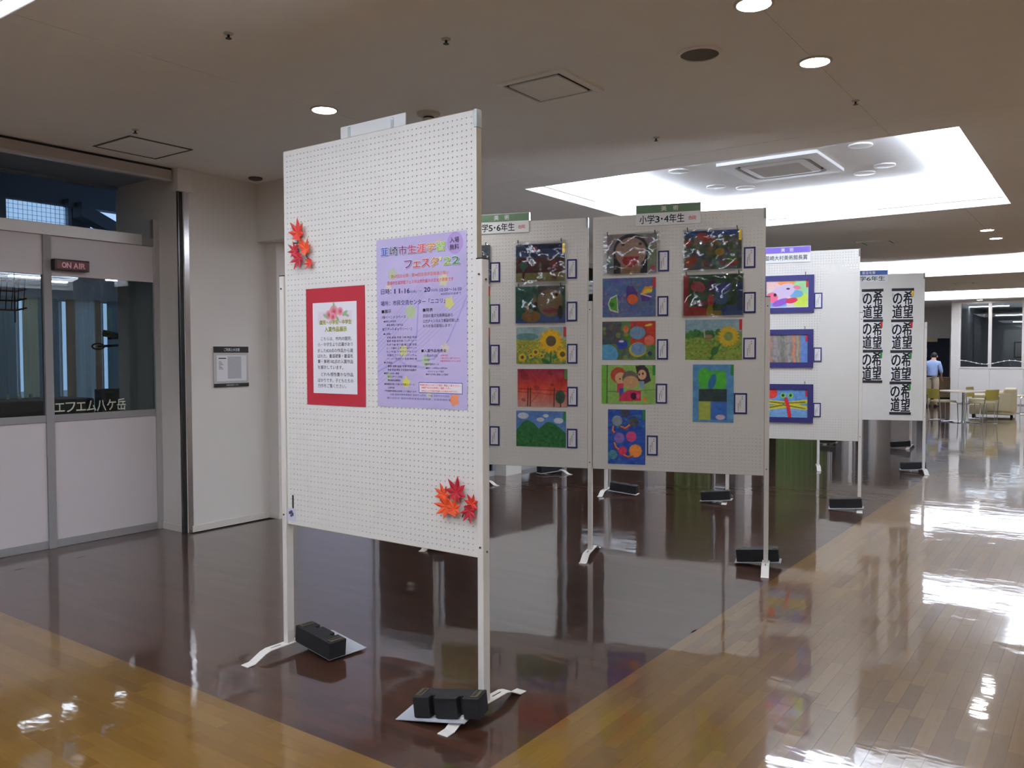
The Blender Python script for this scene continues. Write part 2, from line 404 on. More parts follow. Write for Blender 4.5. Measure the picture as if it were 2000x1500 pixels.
def field(name, pieces, skip, m, along):
    n = len(pieces); V = []; F = []; T = []
    for i, (cx, cy, ln, wd) in enumerate(pieces):
        if i in skip: continue
        a, b = (ln/2, wd/2) if along == 'x' else (wd/2, ln/2); k = len(V)
        tx, ty = random.gauss(0, .0002), random.gauss(0, .0002)
        for sx, sy in ((-1, -1), (1, -1), (1, 1), (-1, 1)): V.append((cx+sx*a, cy+sy*b, sx*a*tx+sy*b*ty))
        F.append((k, k+1, k+2, k+3)); T.append(random.random())
    me = bpy.data.meshes.new(name); me.from_pydata(V, [], F); me.materials.append(m)
    at = me.attributes.new('tone', 'FLOAT', 'FACE'); at.data.foreach_set('value', T)
    o = link(name, me, floor); o['kind'] = 'stuff'; return o
field('oak_strips', OX, used['x'], OAKX, 'x'); field('oak_strips', OY, used['y'], OAKY, 'y'); field('walnut_strips', WX, set(), WALX, 'x')

# ------------------------------------------------------------------ CEILING with coves
CX0, CX1 = -4.5, -.876
COVES = [(-1.9, 1.778), (6.456, 10.08), (15.05, 18.65), (23.25, 27.0)]
ZC = 3.05
g = G()
CXS = [(-4.5, -.876), (3.2, 6.824)]  # second column lies out of view, added to lift the bounce light
xs = [-6.45, -4.5, -4.072, -4.068, -1.307, -1.303, -.876, 3.2, 6.824, 10.1]
ys = [-6.1, -1.9, 1.778, 6.088, 6.092, 6.456, 10.08, 10.45, 10.454, 15.05, 18.65, 23.25, 27.0, 31.1]
for i in range(len(xs)-1):
    for j in range(len(ys)-1):
        cx, cy = (xs[i]+xs[i+1])/2, (ys[j]+ys[j+1])/2
        hole = any(p < cx < q for p, q in CXS) and any(a < cy < b for a, b in COVES)
        thin = ys[j+1]-ys[j] < .01 or (xs[i+1]-xs[i] < .01)
        if not hole: g.box((xs[i], ys[j], ZC+(.004 if thin else 0)), (xs[i+1], ys[j+1], ZC+.05))
ceiling = struct(g.obj('ceiling', CEIL))
for (CX0, CX1), (a, b) in [(p, q) for p in CXS for q in COVES]:
    t = .03; z1 = 3.335; e_ = .003; CX0 += e_; CX1 -= e_; a += e_; b -= e_
    s = G(); zb = ZC+.002; s.box((CX0-t, a-t, zb), (CX0, b+t, z1)); s.box((CX1, a-t, zb), (CX1+t, b+t, z1))
    s.box((CX0, a-t, zb), (CX1, a, z1)); s.box((CX0, b, zb), (CX1, b+t, z1)); s.box((CX0-t, a-t, z1), (CX1+t, b+t, z1+.03))
    cof = s.obj('coffer', RECESS, ceiling)
    cx, cy = (CX0+CX1)/2, (a+b)/2; hx, hy = (CX1-CX0)/2, (b-a)/2
    for k in range(4):                                           # slim luminous troughs round the edge of the recess
        wd = .32; off = .12
        if k < 2:
            sy = (-1, 1)[k]; y = cy+sy*(hy-off-wd/2); lo, hi = (cx-hx+.14, y-wd/2), (cx+hx-.14, y+wd/2)
        else:
            sx = (-1, 1)[k-2]; x = cx+sx*(hx-off-wd/2); lo, hi = (x-wd/2, cy-hy+.5), (x+wd/2, cy+hy-.5)
        tr = G().box((lo[0], lo[1], z1-.085), (hi[0], hi[1], z1-.06)).obj('light_trough', LENS, cof)
        G().box((lo[0]+.01, lo[1]+.01, z1-.06), (hi[0]-.01, hi[1]-.01, z1-.056)).obj('uplight', UPLENS, tr)
        for q in (.2, .5, .8): G().box(((lo[0]+(hi[0]-lo[0])*q if k < 2 else (lo[0]+hi[0])/2)-.02, (lo[1]+(hi[1]-lo[1])*q if k > 1 else (lo[1]+hi[1])/2)-.02, z1-.06), ((lo[0]+(hi[0]-lo[0])*q if k < 2 else (lo[0]+hi[0])/2)+.02, (lo[1]+(hi[1]-lo[1])*q if k > 1 else (lo[1]+hi[1])/2)+.02, z1)).obj('bracket', RECESS, tr)
    for sx, sy, ax in ((-1, 0, 'y'), (1, 0, 'y'), (0, 1, 'x'), (0, -1, 'x')):   # slot diffusers in the upstands
        for q in (-.62, .62):
            e = G(); L2 = .62
            if ax == 'y':
                x = cx+sx*hx; xi = x-sx*.012; e.box((min(x, xi), cy+q*hy-L2, 3.125), (max(x, xi), cy+q*hy+L2, 3.165))
            else:
                y = cy+sy*hy; yi = y-sy*.012; e.box((cx+q*hx-L2, min(y, yi), 3.125), (cx+q*hx+L2, max(y, yi), 3.165))
            e.obj('slot_diffuser', FIX, cof, bev=.004)
    for sx in (-1, 1):
        for sy in (-1, 1):
            for dx, dy in ((.62, .73), (.86, .48)):
                G().lathe([(.10, 0), (.10, -.012), (.085, -.016), (.0, -.016)], (cx+sx*dx, cy+sy*dy, z1)).obj('lamp_disc', WHITE, cof, smooth=True)
def cassette(cx, cy, lab):
    t = thing('air_conditioner', lab, 'air conditioner', (cx, cy, 3.335))
    g = G(); h = .475
    def ring(r0, z0, r1, z1, c0, c1):
        def rr(r, c, n=6):
            out = []
            for qx, qy, a0 in ((1, 1, 0), (-1, 1, 90), (-1, -1, 180), (1, -1, 270)):
                for k in range(n+1):
                    a = math.radians(a0+90*k/n); out.append((qx*(r-c)+c*math.cos(a), qy*(r-c)+c*math.sin(a)))
            return out
        A, B = rr(r0, c0), rr(r1, c1); n = len(A)
        return [(x, y, z0) for x, y in A]+[(x, y, z1) for x, y in B], [(i, (i+1) % n, n+(i+1) % n, n+i) for i in range(n)]
    for a in ((h, 0, h, -.03, .01, .01), (h, -.03, .36, -.036, .01, .09), (.36, -.036, .352, .0, .09, .085)): g.add(*ring(*a))
    g.obj('panel', WHITE, t, fix=False)
    g = G(); g.add(*ring(.352, -.004, .300, -.004, .085, .07)); g.obj('air_slot', BLACK, t, fix=False)
    g = G(); g.add(*ring(.315, -.004, .315, -.034, .07, .07)); g.add(*ring(.315, -.034, .24, -.042, .07, .02)); g.obj('louvre', WHITE, t, fix=False)
    g = G(); g.box((-.24, -.24, -.043), (.24, .24, -.03)); gr = g.obj('grille', FIX, t, bev=.004)
cassette(-2.66, 8.2, 'square ceiling air conditioner with dark slot in the bright recess above the boards')
cassette(-2.69, 16.85, 'square ceiling air conditioner in the second lit recess down the hall')
# ---- ceiling fittings
def downlight(x, y, lab, r=.075):
    t = thing('downlight', lab, 'ceiling light', (x, y, ZC), group='round downlights in the ceiling')
    G().lathe([(r+.013, 0), (r+.013, -.006), (r, -.008), (r, -.002)], (0, 0, 0)).obj('trim_ring', FIX, t, smooth=True)
    G().lathe([(r-.001, -.003), (.0005, -.004)], (0, 0, 0)).obj('lens', LAMP, t)
for x, y, l in ((-1.313, 3.66, 'lit round downlight cut by the top edge of the photo'), (-1.307, 4.57, 'lit round downlight right of the round ceiling speaker'),
                (-4.064, 3.62, 'lit round downlight left of the tall front board'), (-4.064, 4.57, 'lit round downlight hidden behind the top of the front board'),
                (-1.30, 12.03, 'upper of two small lit downlights beyond the bright recess'), (-1.295, 12.95, 'lower of two small lit downlights beyond the bright recess'),
                (-3.14, 27.6, 'tiny lit downlight just above the far office window')):
    downlight(x, y, l)
def vent(x, y, lab):
    t = thing('ceiling_vent', lab, 'vent', (x, y, ZC)); a, b = .235, .19
    g = G()
    for p, q in (((-a, -a), (a, -b)), ((-a, b), (a, a)), ((-a, -b), (-b, b)), ((b, -b), (a, b))): g.box((p[0], p[1], -.012), (q[0], q[1], 0))
    g.obj('flange', CEIL, t)
    G().box((-b, -b, -.002), (b, b, 0)).obj('slot', BLACK, t)
    G().box((-.165, -.165, -.014), (.165, .165, -.003)).obj('centre_plate', CEIL, t, bev=.003)
vent(-2.676, 4.085, 'square ceiling vent with dark slot above right of the front board')
vent(-2.676, 12.46, 'square ceiling vent just beyond the bright recess')
vent(-2.676, 20.8, 'thin dark ceiling vent between the two farthest lit recesses')
t = thing('ceiling_speaker', 'round brown grille speaker in the ceiling left of a downlight', 'speaker', (-1.755, 4.1, ZC))
G().lathe([(.115, 0), (.115, -.006), (.098, -.010), (.098, -.003)], (0, 0, 0)).obj('rim', CEIL, t, smooth=True)
G().lathe([(.098, -.004), (.0005, -.007)], (0, 0, 0)).obj('grille', GRILLE, t)
t = thing('access_panel', 'square ceiling access hatch outlined above the studio front', 'hatch', (-5.89, 3.478, ZC))
g = G(); a, b = .25, .235
for p, q in (((-a, -a), (a, -b)), ((-a, b), (a, a)), ((-a, -b), (-b, b)), ((b, -b), (a, b))): g.box((p[0], p[1], -.006), (q[0], q[1], 0))
g.obj('frame', GRILLE, t); G().box((-b, -b, -.003), (b, b, 0)).obj('hatch', CEIL, t)
t = thing('smoke_detector', 'domed smoke detector on the ceiling above the front board', 'smoke detector', (-3.586, 4.069, ZC))
G().lathe([(.075, 0), (.072, -.016), (.04, -.026)], (0, 0, 0)).obj('base', FIX, t, smooth=True)
G().lathe([(.034, -.024), (.034, -.038)], (0, 0, 0)).obj('intake', BLACK, t, smooth=True)
G().lathe([(.04, -.038), (.036, -.05), (.0005, -.054)], (0, 0, 0)).obj('cap', FIX, t, smooth=True)
t = thing('heat_detector', 'flat disc detector on the ceiling by the bulkhead corner', 'detector', (-6.10, 4.64, ZC))
G().lathe([(.06, 0), (.06, -.012), (.045, -.02), (.0005, -.022)], (0, 0, 0)).obj('disc', GRILLE, t, smooth=True)
for x, y, l in ((-2.68, 3.174, 'small sprinkler head in the ceiling left of the square vent'), (-3.48, 2.502, 'small sprinkler head near the top left of the ceiling'), (-5.465, 3.171, 'small sprinkler head by the ceiling access hatch'),
                (-1.303, 5.417, 'small sprinkler head in front of the right end of the bright recess'), (-2.675, 5.484, 'small sprinkler head in front of the middle of the bright recess')):
    t = thing('sprinkler', l, 'sprinkler', (x, y, ZC), group='sprinkler heads in the ceiling')
    G().lathe([(.024, 0), (.022, -.005), (.008, -.008)], (0, 0, 0), 12).obj('escutcheon', FIX, t)
    G().lathe([(.006, -.006), (.006, -.022), (.015, -.024), (.015, -.026)], (0, 0, 0), 10).obj('nozzle', DARK, t)

# ------------------------------------------------------------------ WALLS (left)
struct(G().box((-7.34, 4.06, 0), (-6.3, 4.9, 3.7)).obj('wall_left', WALL))
struct(G().box((-6.5, 4.9, 0), (-6.16, 5.08, 2.9)).obj('wall_left', WALL))
struct(G().box((-6.5, 4.80, 2.525), (-5.75, 7.6, 3.06)).obj('wall_bulkhead', WALL))
struct(G().box((-6.305, 4.10, 0), (-6.292, 4.9, .055)).box((-6.3, 4.892, 0), (-6.155, 4.9, .055)).box((-6.68, 4.052, 0), (-6.335, 4.061, .055)).obj('baseboard_left', mat('baseboard_vinyl', (222, 216, 208), .5, noise=.02)))
# shutter guide rail, its box and the shutter slot along the ceiling
t = thing('shutter_guide', 'dark polished steel shutter rail on the corner beside the studio front', 'shutter rail', (-6.30, 4.06, 0))
G().box((-.012, -.05, 0), (.006, -.038, 2.86)).obj('rail', STEEL, t); G().box((-.012, .004, 0), (.006, .05, 2.86)).obj('rail', POLISH, t)
G().box((-.03, -.038, 0), (-.004, .004, 2.86)).obj('channel', BLACK, t)
G().box((-.05, -.06, 2.86), (.03, .075, 3.048)).obj('head_box', WALL, t, bev=.003)
t = thing('shutter_header', 'long shutter slot header under the ceiling above the studio front', 'shutter header', (-6.35, 0, 0))
G().box((-.02, -6, 2.955), (.012, 3.99, 3.03)).obj('fascia', mat('header_paint', (176, 168, 160), .6, noise=.03), t)
G().box((-.012, -6, 3.03), (.004, 3.99, 3.049)).obj('slot', BLACK, t); G().box((-.03, -6, 2.938), (.02, 3.99, 2.955)).obj('lip', ALU, t)
struct(G().box((-7.34, -6, 3.02), (-6.36, 4.06, 3.1)).box((-7.40, -6, 3.0), (-7.30, 4.06, 3.7)).obj('ceiling_soffit', BLUW))
# ---- studio partition
part = struct(thing('wall_studio', '', '')); del part['label']; del part['category']
XS = -6.68
def P(name, m, a, b, par=part, bev=.002): return G().box(a, b).obj(name, m, par, bev=bev)
bays = [-3.24, -2.33, -1.42, -.51, .40, 1.31, 2.22, 3.13, 4.04]
for i, y in enumerate(bays):
    top = 2.665 if i == 8 else 2.43
    P('post', ALU if i == 8 else GREY, (XS-.03, y-.03, 0), (XS+.022, y+.03, top))
for i in range(8):
    a, b = bays[i]+.03, bays[i+1]-.03
    P('lower_panel', STUD, (XS-.02, a, .062), (XS+.005, b, .985)); P('upper_panel', STUD, (XS-.02, a, 2.125), (XS+.005, b, 2.43))
    P('sill', GREY, (XS-.025, a, .985), (XS+.014, b, 1.04)); P('kick_plate', GREY, (XS-.022, a, 0), (XS+.008, b, .062))
    G().box((XS-.008, a, 1.04), (XS-.002, b, 2.125)).obj('pane', GLASS, part)
P('top_rail', ALU, (XS-.06, -3.27, 2.43), (XS+.03, 3.90, 2.52)); P('top_rail', GREY, (XS-.03, 3.90, 2.43), (XS+.02, 4.05, 2.50))
struct(G().box((-6.72, -6.1, 0), (-6.64, -3.27, 3.06)).obj('wall_left', WALL))
wl = thing('window_lettering', 'x', 'lettering'); chars(wl, 'エフエム八ケ岳', 3.166, 3.748, 0, .092, 0, mat('cut_vinyl', (196, 200, 178), .6, noise=.02), .012)
tag(wl, 'pale cut vinyl katakana lettering along the bottom of the studio window', 'lettering')
o = wl; o.location = (XS+.0035, 0, 1.098); o.rotation_euler = (0, 0, PI/2)
t = thing('on_air_sign', 'dark red ON AIR light box mounted on the studio front', 'sign', (XS+.022, 3.29, 2.205))
G().box((-.018, -.134, -.043), (.062, .134, .043)).obj('case', mat('sign_case', (40, 22, 24), .4, noise=.05), t, bev=.004)
G().box((.0615, -.122, -.034), (.066, .122, .034)).obj('face', mat('dark_red_acrylic', (92, 12, 24), .25, noise=.03), t, bev=.002)
chars(t, 'ON AIR', -.085, .098, 0, .052, 0, mat('sign_letters', (232, 180, 186), .5, noise=.01), .03, rot=((.0668, 0, 0), PI/2))
# ---- studio room and outer glazing
XO = -9.6
struct(G().box((XO-.15, -6, 0), (XO, 6.6, .8)).box((XO-.15, -6, 2.12), (XO, 6.6, 2.9)).box((XO-.15, -6, 3.2), (XO, 6.6, 3.7))
       .box((XO-.15, -6, 2.9), (XO, 4.10, 3.2)).box((XO-.15, 4.79, 2.9), (XO, 5.0, 3.2)).box((XO-.15, 5.9, 2.9), (XO, 6.6, 3.2)).obj('wall_studio_outer', BLUW))
struct(G().box((XO-.1, 6.5, 0), (-6.3, 6.6, 3.7)).obj('wall_studio_end', BLUW)); struct(G().box((XO-.1, -6.1, 0), (-6.7, -6, 3.7)).obj('wall_studio_end', BLUW))
struct(G().box((XO-.15, -6.1, 3.68), (-7.3, 6.6, 3.74)).obj('ceiling_studio', BLUW))
struct(G().box((XO, 4.70, 3.17), (XO+.12, 4.82, 3.26), M=None).obj('trim_1', BLUW))
b = G(); b.add([(XO+.05, 4.78, 3.22), (XO+.05, 5.9, 2.72), (XO+.05, 5.9, 2.60), (XO+.05, 4.78, 3.06), (XO+.25, 4.78, 3.22), (XO+.25, 5.9, 2.72), (XO+.25, 5.9, 2.60), (XO+.25, 4.78, 3.06)],
               [(0, 1, 2, 3), (4, 7, 6, 5), (0, 4, 5, 1), (1, 5, 6, 2), (2, 6, 7, 3), (3, 7, 4, 0)]); struct(b.obj('trim_2', BLUW))
win = struct(thing('window_1', '', '')); del win['label']; del win['category']
for y in (3.25, 3.72, 4.205, 4.66, 5.135, 5.62, 6.1): G().box((XO-.08, y-.007, .8), (XO-.02, y+.007, 2.12)).obj('mullion', FRAME, win)
for y0, y1 in ((2.6, 3.72), (3.73, 4.66), (4.67, 5.62), (5.63, 6.5)): G().box((XO-.05, y0, .8), (XO-.044, y1, 2.12)).obj('pane', GLASS, win)
BL = [blindmat('blind_blue_grey', (170, 190, 196)), blindmat('blind_sage', (226, 226, 206)), blindmat('blind_beige', (206, 188, 166)), blindmat('blind_sky', (236, 240, 240))]
for y0, y1, k in ((-5.9, 2.4, 0), (2.4, 3.2, 1), (3.29, 3.68, 0), (3.76, 4.165, 0), (4.235, 4.40, 1), (4.40, 4.62, 0), (4.70, 4.80, 2), (4.80, 5.03, 3), (5.03, 5.10, 2), (5.175, 5.4, 0), (5.4, 6.5, 1)):
    G().box((XO+.0, y0, .78), (XO+.006, y1, 2.14)).obj('blind', BL[k], win)
g = G()
for k in range(15): g.box((XO-.07, 4.10+k*.049, 2.9), (XO-.066, 4.103+k*.049, 3.2))
for k in range(7): g.box((XO-.07, 4.10, 2.9+k*.049), (XO-.066, 4.79, 2.903+k*.049))
g.obj('wire_mesh', GREY, win); G().box((XO-.062, 4.10, 2.9), (XO-.056, 4.79, 3.2)).obj('pane', GLASS, win)
t = thing('neighbouring_building', 'pale ribbed building outside the studio windows', 'building', (-13.2, 4.5, -.1))
for k in range(16):
    G().box((-.3, -6+k*.75, 0), (.12 if k % 2 else 0, -6+k*.75+.74, .95)).obj('wall_panel', mat('pale_cladding', (206, 210, 212), .7, noise=.04) if k % 3 else mat('warm_cladding', (190, 176, 160), .7, noise=.05), t)
struct(G().box((-40, -20, -.3), (-9.75, 60, -.12)).box((-9.75, 6.6, -.3), (-6.3, 60, -.12)).obj('ground', mat('paving', (150, 150, 146), .85, noise=.08, nscale=2)))
# desk and equipment
t = thing('studio_desk', 'dark long desk behind the studio window', 'desk', (-8.15, 3.5, 0))
G().box((-.45, -2.2, .70), (.45, 1.2, .74)).obj('top', DARK, t, bev=.004)
for y in (-2.1, -.9, .32, 1.15): G().box((-.42, y-.03, 0), (.42, y+.03, .70)).obj('side_panel', BLACK, t)
G().box((-.43, -2.1, .1), (-.40, 1.15, .70)).obj('back_panel', BLACK, t)
t = thing('monitor', 'dark square monitor at the right end of the studio desk', 'monitor', (-7.9, 4.29, .74))
G().box((-.04, -.15, .12), (0, .15, .44)).obj('case', mat('monitor_case', (52, 50, 60), .5, noise=.05), t, bev=.006); G().box((-.03, -.02, .0), (-.01, .02, .14)).obj('stand', BLACK, t); G().box((-.1, -.09, 0), (.08, .09, .012)).obj('base', BLACK, t)
t = thing('mixing_console', 'low dark mixing console on the studio desk behind the katakana lettering', 'console', (-8.15, 3.55, .74))
G().box((-.3, -.42, 0), (.3, .55, .36)).obj('body', BLACK, t, bev=.02)
for k in range(8): G().cyl((-.1, -.35+k*.1, .36), (-.1, -.35+k*.1, .40), .018, .014, 10).obj('knob', FIX, t)
t = thing('equipment_rack', 'black equipment rack on the studio desk at the left window', 'rack', (-8.2, 2.35, .74))
G().box((-.25, -.35, 0), (.25, .62, .40)).obj('body', BLACK, t, bev=.01)
for k in range(3): G().box((.25, -.32, .04+k*.1), (.258, .6, .12+k*.1)).obj('unit_front', DARK, t)
t = thing('desk_lamp_arm', 'black jointed microphone arm in front of the studio window light', 'microphone', (-8.0, 4.62, .74))
G().tube([(0, 0, 0), (0, 0, .84)], .012).obj('stem', BLACK, t)
G().tube([(0, 0, .84), (0, -.16, .865), (0, -.40, .85)], .012).obj('boom', BLACK, t); G().tube([(0, -.02, .90), (0, -.2, .935), (0, -.30, .93)], .012).obj('spring_arm', BLACK, t)
G().cyl((0, -.34, .98), (0, -.20, .955), .034, .03, 14).obj('microphone_head', DARK, t); G().lathe([(.06, 0), (.06, .02), (.02, .03)], (0, 0, 0)).obj('base', BLACK, t)
G().tube([(0, math.cos(a)*.06-.40, .85+math.sin(a)*.028) for a in np.linspace(0, 2*PI, 17)], .008).obj('ring_mount', BLACK, t)
t = thing('hanging_ornament', 'reddish lattice ornament hanging in the left studio window', 'ornament', (-8.0, 3.38, 1.86))
for k in range(4):
    z = .05+k*.085; hw = .12+.05*(k < 3)
    G().tube([(0, -hw-.12, z+.03), (0, -.1, z), (0, .1, z), (0, hw+.02, z+.025)], .008, 6).obj('rib', mat('rust_bamboo', (128, 78, 62), .7, noise=.2), t)
for k in range(9): G().cyl((0, -.24+k*.05, .05), (.01, -.22+k*.05, .34), .004, n=6).obj('strut', BLACK, t)
G().cyl((0, .09, -.06), (0, .09, .6), .006, n=8).obj('rod', BLACK, t); G().cyl((0, -.1, .3), (0, -.1, 1.16), .003, n=6).obj('cord', BLACK, t)
for y0, y1, z, l in ((3.86, 4.15, 2.30, 'left of the strip lamps seen through the studio windows'), (4.22, 4.42, 2.27, 'middle of the strip lamps seen through the studio windows'), (4.86, 4.99, 2.33, 'shortest right strip lamp seen through the studio windows')):
    t = thing('strip_lamp', l, 'lamp', (-9.0, 0, z), group='strip lamps in the studio')
    G().box((-.03, y0, 0), (.03, y1, .012)).obj('tube', TUBEM, t); G().box((-.04, y0-.02, .012), (.04, y1+.02, .04)).obj('housing', FIX, t)
    G().box((-.59, (y0+y1)/2-.01, .02), (-.03, (y0+y1)/2+.01, .035)).obj('wall_arm', FIX, t)
# ------------------------------------------------------------------ left window wall beyond
WX_ = -6.16
cols = [(5.05, 5.12), (8.25, 8.58), (12.4, 12.8), (16.5, 16.9), (20.7, 21.1), (24.8, 25.2), (28, 28.3)]
for a, b in cols[1:]: struct(G().box((WX_-.2, a, 0), (WX_+.12, b, 3.06)).obj('wall_left_pier', WALL))
struct(G().box((WX_-.15, 5.05, 2.82), (WX_, 31, 3.08)).obj('wall_left_head', WALL))
for i in range(6):
    a, b = cols[i][1], cols[i+1][0]
    win = struct(thing('window_%d' % (i+2), '', '')); del win['label']; del win['category']
    n = 3; st = (b-a)/n
    for k in range(n+1): G().box((WX_-.1, a+k*st-.03, 0), (WX_-.02, a+k*st+.03, 2.82)).obj('mullion', FRAME, win)
    for z in (0, 2.50, 2.76): G().box((WX_-.09, a, z), (WX_-.03, b, z+.06)).obj('transom', FRAME, win)
    for k in range(n):
        y0, y1 = a+k*st+.03, a+(k+1)*st-.03
        if i == 0 and k == 0:
            G().box((WX_-.07, y0, .06), (WX_-.05, y1, 2.50)).obj('film_pane', mat('frosted_film', (206, 208, 226), .6, noise=.01), win)
        else: G().box((WX_-.063, y0, .06), (WX_-.057, y1, 2.50)).obj('pane', GLASS, win)
        G().box((WX_-.063, y0, 2.56), (WX_-.057, y1, 2.76)).obj('pane', GLASS, win)
struct(G().box((WX_-.15, 28.3, 0), (WX_, 31, 2.82)).obj('wall_left', WALL))
def curtain(y0, y1, lab):
    g = G(); n = int((y1-y0)*30); vs = []; fs = []
    for i in range(n+1):
        y = y0+(y1-y0)*i/n; x = .03*math.sin(i*.9)+.012*math.sin(i*2.3)
        vs += [(x, y, .02), (x, y, 2.74), (x-.004, y, .02), (x-.004, y, 2.74)]
    for i in range(n): k = 4*i; fs += [(k, k+4, k+5, k+1), (k+2, k+3, k+7, k+6), (k+1, k+5, k+7, k+3), (k, k+2, k+6, k+4)]
    g.add(vs, fs); o = g.obj('curtain', GREENC, None, smooth=True, loc=(WX_+.2, 0, 0)); tag(o, lab, 'curtain', 'green curtains at the left windows'); return o
curtain(12.95, 14.5, 'nearer dark green curtain at the left windows behind the boards'); curtain(18.2, 22.2, 'farther wide dark green curtain at the left windows behind the boards')
t = thing('curtain_rail', 'long pale rail carrying the green curtains along the left windows', 'rail', (WX_+.2, 0, 2.76)); G().box((-.04, 12.8, -.02), (.04, 22.4, .02)).obj('track', ALU, t)
for y in (13, 15.5, 18, 20, 22.2): G().box((-.2, y-.015, -.01), (0, y+.015, .02)).obj('bracket', ALU, t)
# ------------------------------------------------------------------ far end, right, back
struct(G().box((-6.3, 31, 0), (-3.7, 31.15, 3.06)).obj('wall_far_alcove', WALL))
struct(G().box((-3.92, 27.95, 0), (-3.71, 31, 3.06)).obj('wall_far_pier', WALL))
wf = struct(thing('wall_far', '', '')); del wf['label']; del wf['category']
xs = [-3.71, -2.905, -2.06, -1.2, -.35, .5, 1.35, 2.2, 3.05, 3.9, 4.75, 5.6, 6.45, 7.3, 8.15, 9.0, 10.1]
for i in range(len(xs)-1):
    a, b = xs[i], xs[i+1]
    G().box((a+.002, 27.98, .03), (b-.002, 28.04, 1.05)).obj('panel', WALL, wf)
    G().box((a+.045, 28.0, 1.10), (b-.045, 28.006, 2.97)).obj('pane', GLASS, wf)
    G().box((b-.045, 27.96, 1.05), (b+.045, 28.06, 3.05)).obj('mullion', WALL, wf, bev=.004)
G().box((-3.71, 27.966, 1.052), (10.1, 28.054, 1.10)).obj('sill', WALL, wf); G().box((-3.71, 27.966, 2.97), (10.1, 28.054, 3.045)).obj('head', WALL, wf); G().box((-3.71, 27.985, 0), (10.1, 28.04, .03)).obj('kick_strip', GREY, wf)
G().box((-3.71, 27.96, 1.05), (-3.665, 28.06, 3.05)).obj('mullion', WALL, wf)
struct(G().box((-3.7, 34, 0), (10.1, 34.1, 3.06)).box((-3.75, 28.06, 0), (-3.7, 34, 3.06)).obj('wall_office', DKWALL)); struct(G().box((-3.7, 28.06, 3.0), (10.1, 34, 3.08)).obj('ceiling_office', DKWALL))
struct(G().box((10.0, -6.1, 0), (10.15, 34, 3.06)).obj('wall_right', WALL)); struct(G().box((-10, -6.15, 0), (10.1, -6.0, 3.06)).obj('wall_back', WALL))
for (x0, x1, y, l) in ((-3.746, -2.61, 30, 'nearest strip lamp seen through the far office window'), (-3.17, -1.9, 32, 'second strip lamp seen through the far office window'), (-2.78, -1.6, 33.4, 'lowest strip lamp seen through the far office window')):
    z = {30: 2.98, 32: 2.77, 33.4: 2.59}[y]
    t = thing('strip_lamp', l, 'lamp', (0, y, z), group='strip lamps in the far office')
    G().box((x0, -.035, -.02), (x1, .035, .0)).obj('tube', TUBEM, t); G().box((x0-.02, -.05, 0), (x1+.02, .05, .02)).obj('housing', FIX, t)
    if z < 2.97: G().cyl(((x0+x1)/2, 0, .02), ((x0+x1)/2, 0, 3.0-z), .004, n=6).obj('hanger', BLACK, t)
t = thing('wall_picture', 'dark framed picture on the far office back wall', 'picture', (-2.55, 33.97, 1.62))
G().box((-.24, 0, -.28), (.24, .03, .28)).obj('frame', BLACK, t); G().box((-.2, -.004, -.24), (.2, 0, .24)).obj('sheet', GREY, t)
t = thing('shelf_unit', 'dark open shelf unit at the back of the far office', 'shelf', (-2.0, 33.6, 0))
for x in (-.32, .32): G().box((x-.02, -.18, 0), (x+.02, .18, 2.1)).obj('upright', BLACK, t)
for z in (.4, .8, 1.2, 1.6, 2.08): G().box((-.3, -.18, z), (.3, .18, z+.03)).obj('shelf', BLACK, t)
t = thing('garland', 'white beaded garland swagged along the far office window', 'garland', (0, 27.93, 0))
pts = [(-3.66+.02*i, 0, 1.235+.055*math.cos((-3.66+.02*i+3.66)*2*PI/1.3)) for i in range(170)]
G().tube(pts, .007, 6).obj('string', WHITE, t)
for i in range(0, 170, 7): G().lathe([(.003, -.02), (.018, -.012), (.021, 0), (.018, .012), (.003, .02)], pts[i], 10).obj('bead', WHITE, t)
t = thing('navy_screen_board', 'dark navy display board with pale frame on the far alcove wall', 'board', (-4.72, 30.93, .72))
G().box((-.62, 0, 0), (.35, .03, 1.28)).obj('panel', mat('navy_cloth', (44, 50, 66), .9, noise=.06, nscale=60), t); G().box((-.66, -.06, -.035), (.36, .04, 0)).obj('ledge', mat('pale_frame', (190, 176, 130), .5, noise=.05), t)
G().box((.35, -.02, -.03), (.42, .04, 1.3)).obj('side_post', WALL, t); G().box((-.62, -.015, 1.17), (-.02, -.001, 1.28)).obj('header_label', mat('cream_label', (214, 200, 160), .6, noise=.03), t); G().box((-.42, -.012, .66), (-.33, -.001, .94)).obj('note', mat('cream_label', (0, 0, 0)), t)
t = thing('low_counter', 'low tan wooden counter below the navy board in the far alcove', 'counter', (-4.75, 30.7, 0))
G().box((-.7, -.18, .05), (.5, .2, .66)).obj('body', WOODP, t, bev=.006); G().box((-.72, -.2, .66), (.52, .22, .685)).obj('top', WOODP, t); G().box((-.66, -.16, 0), (.46, .18, .05)).obj('plinth', DARK, t)
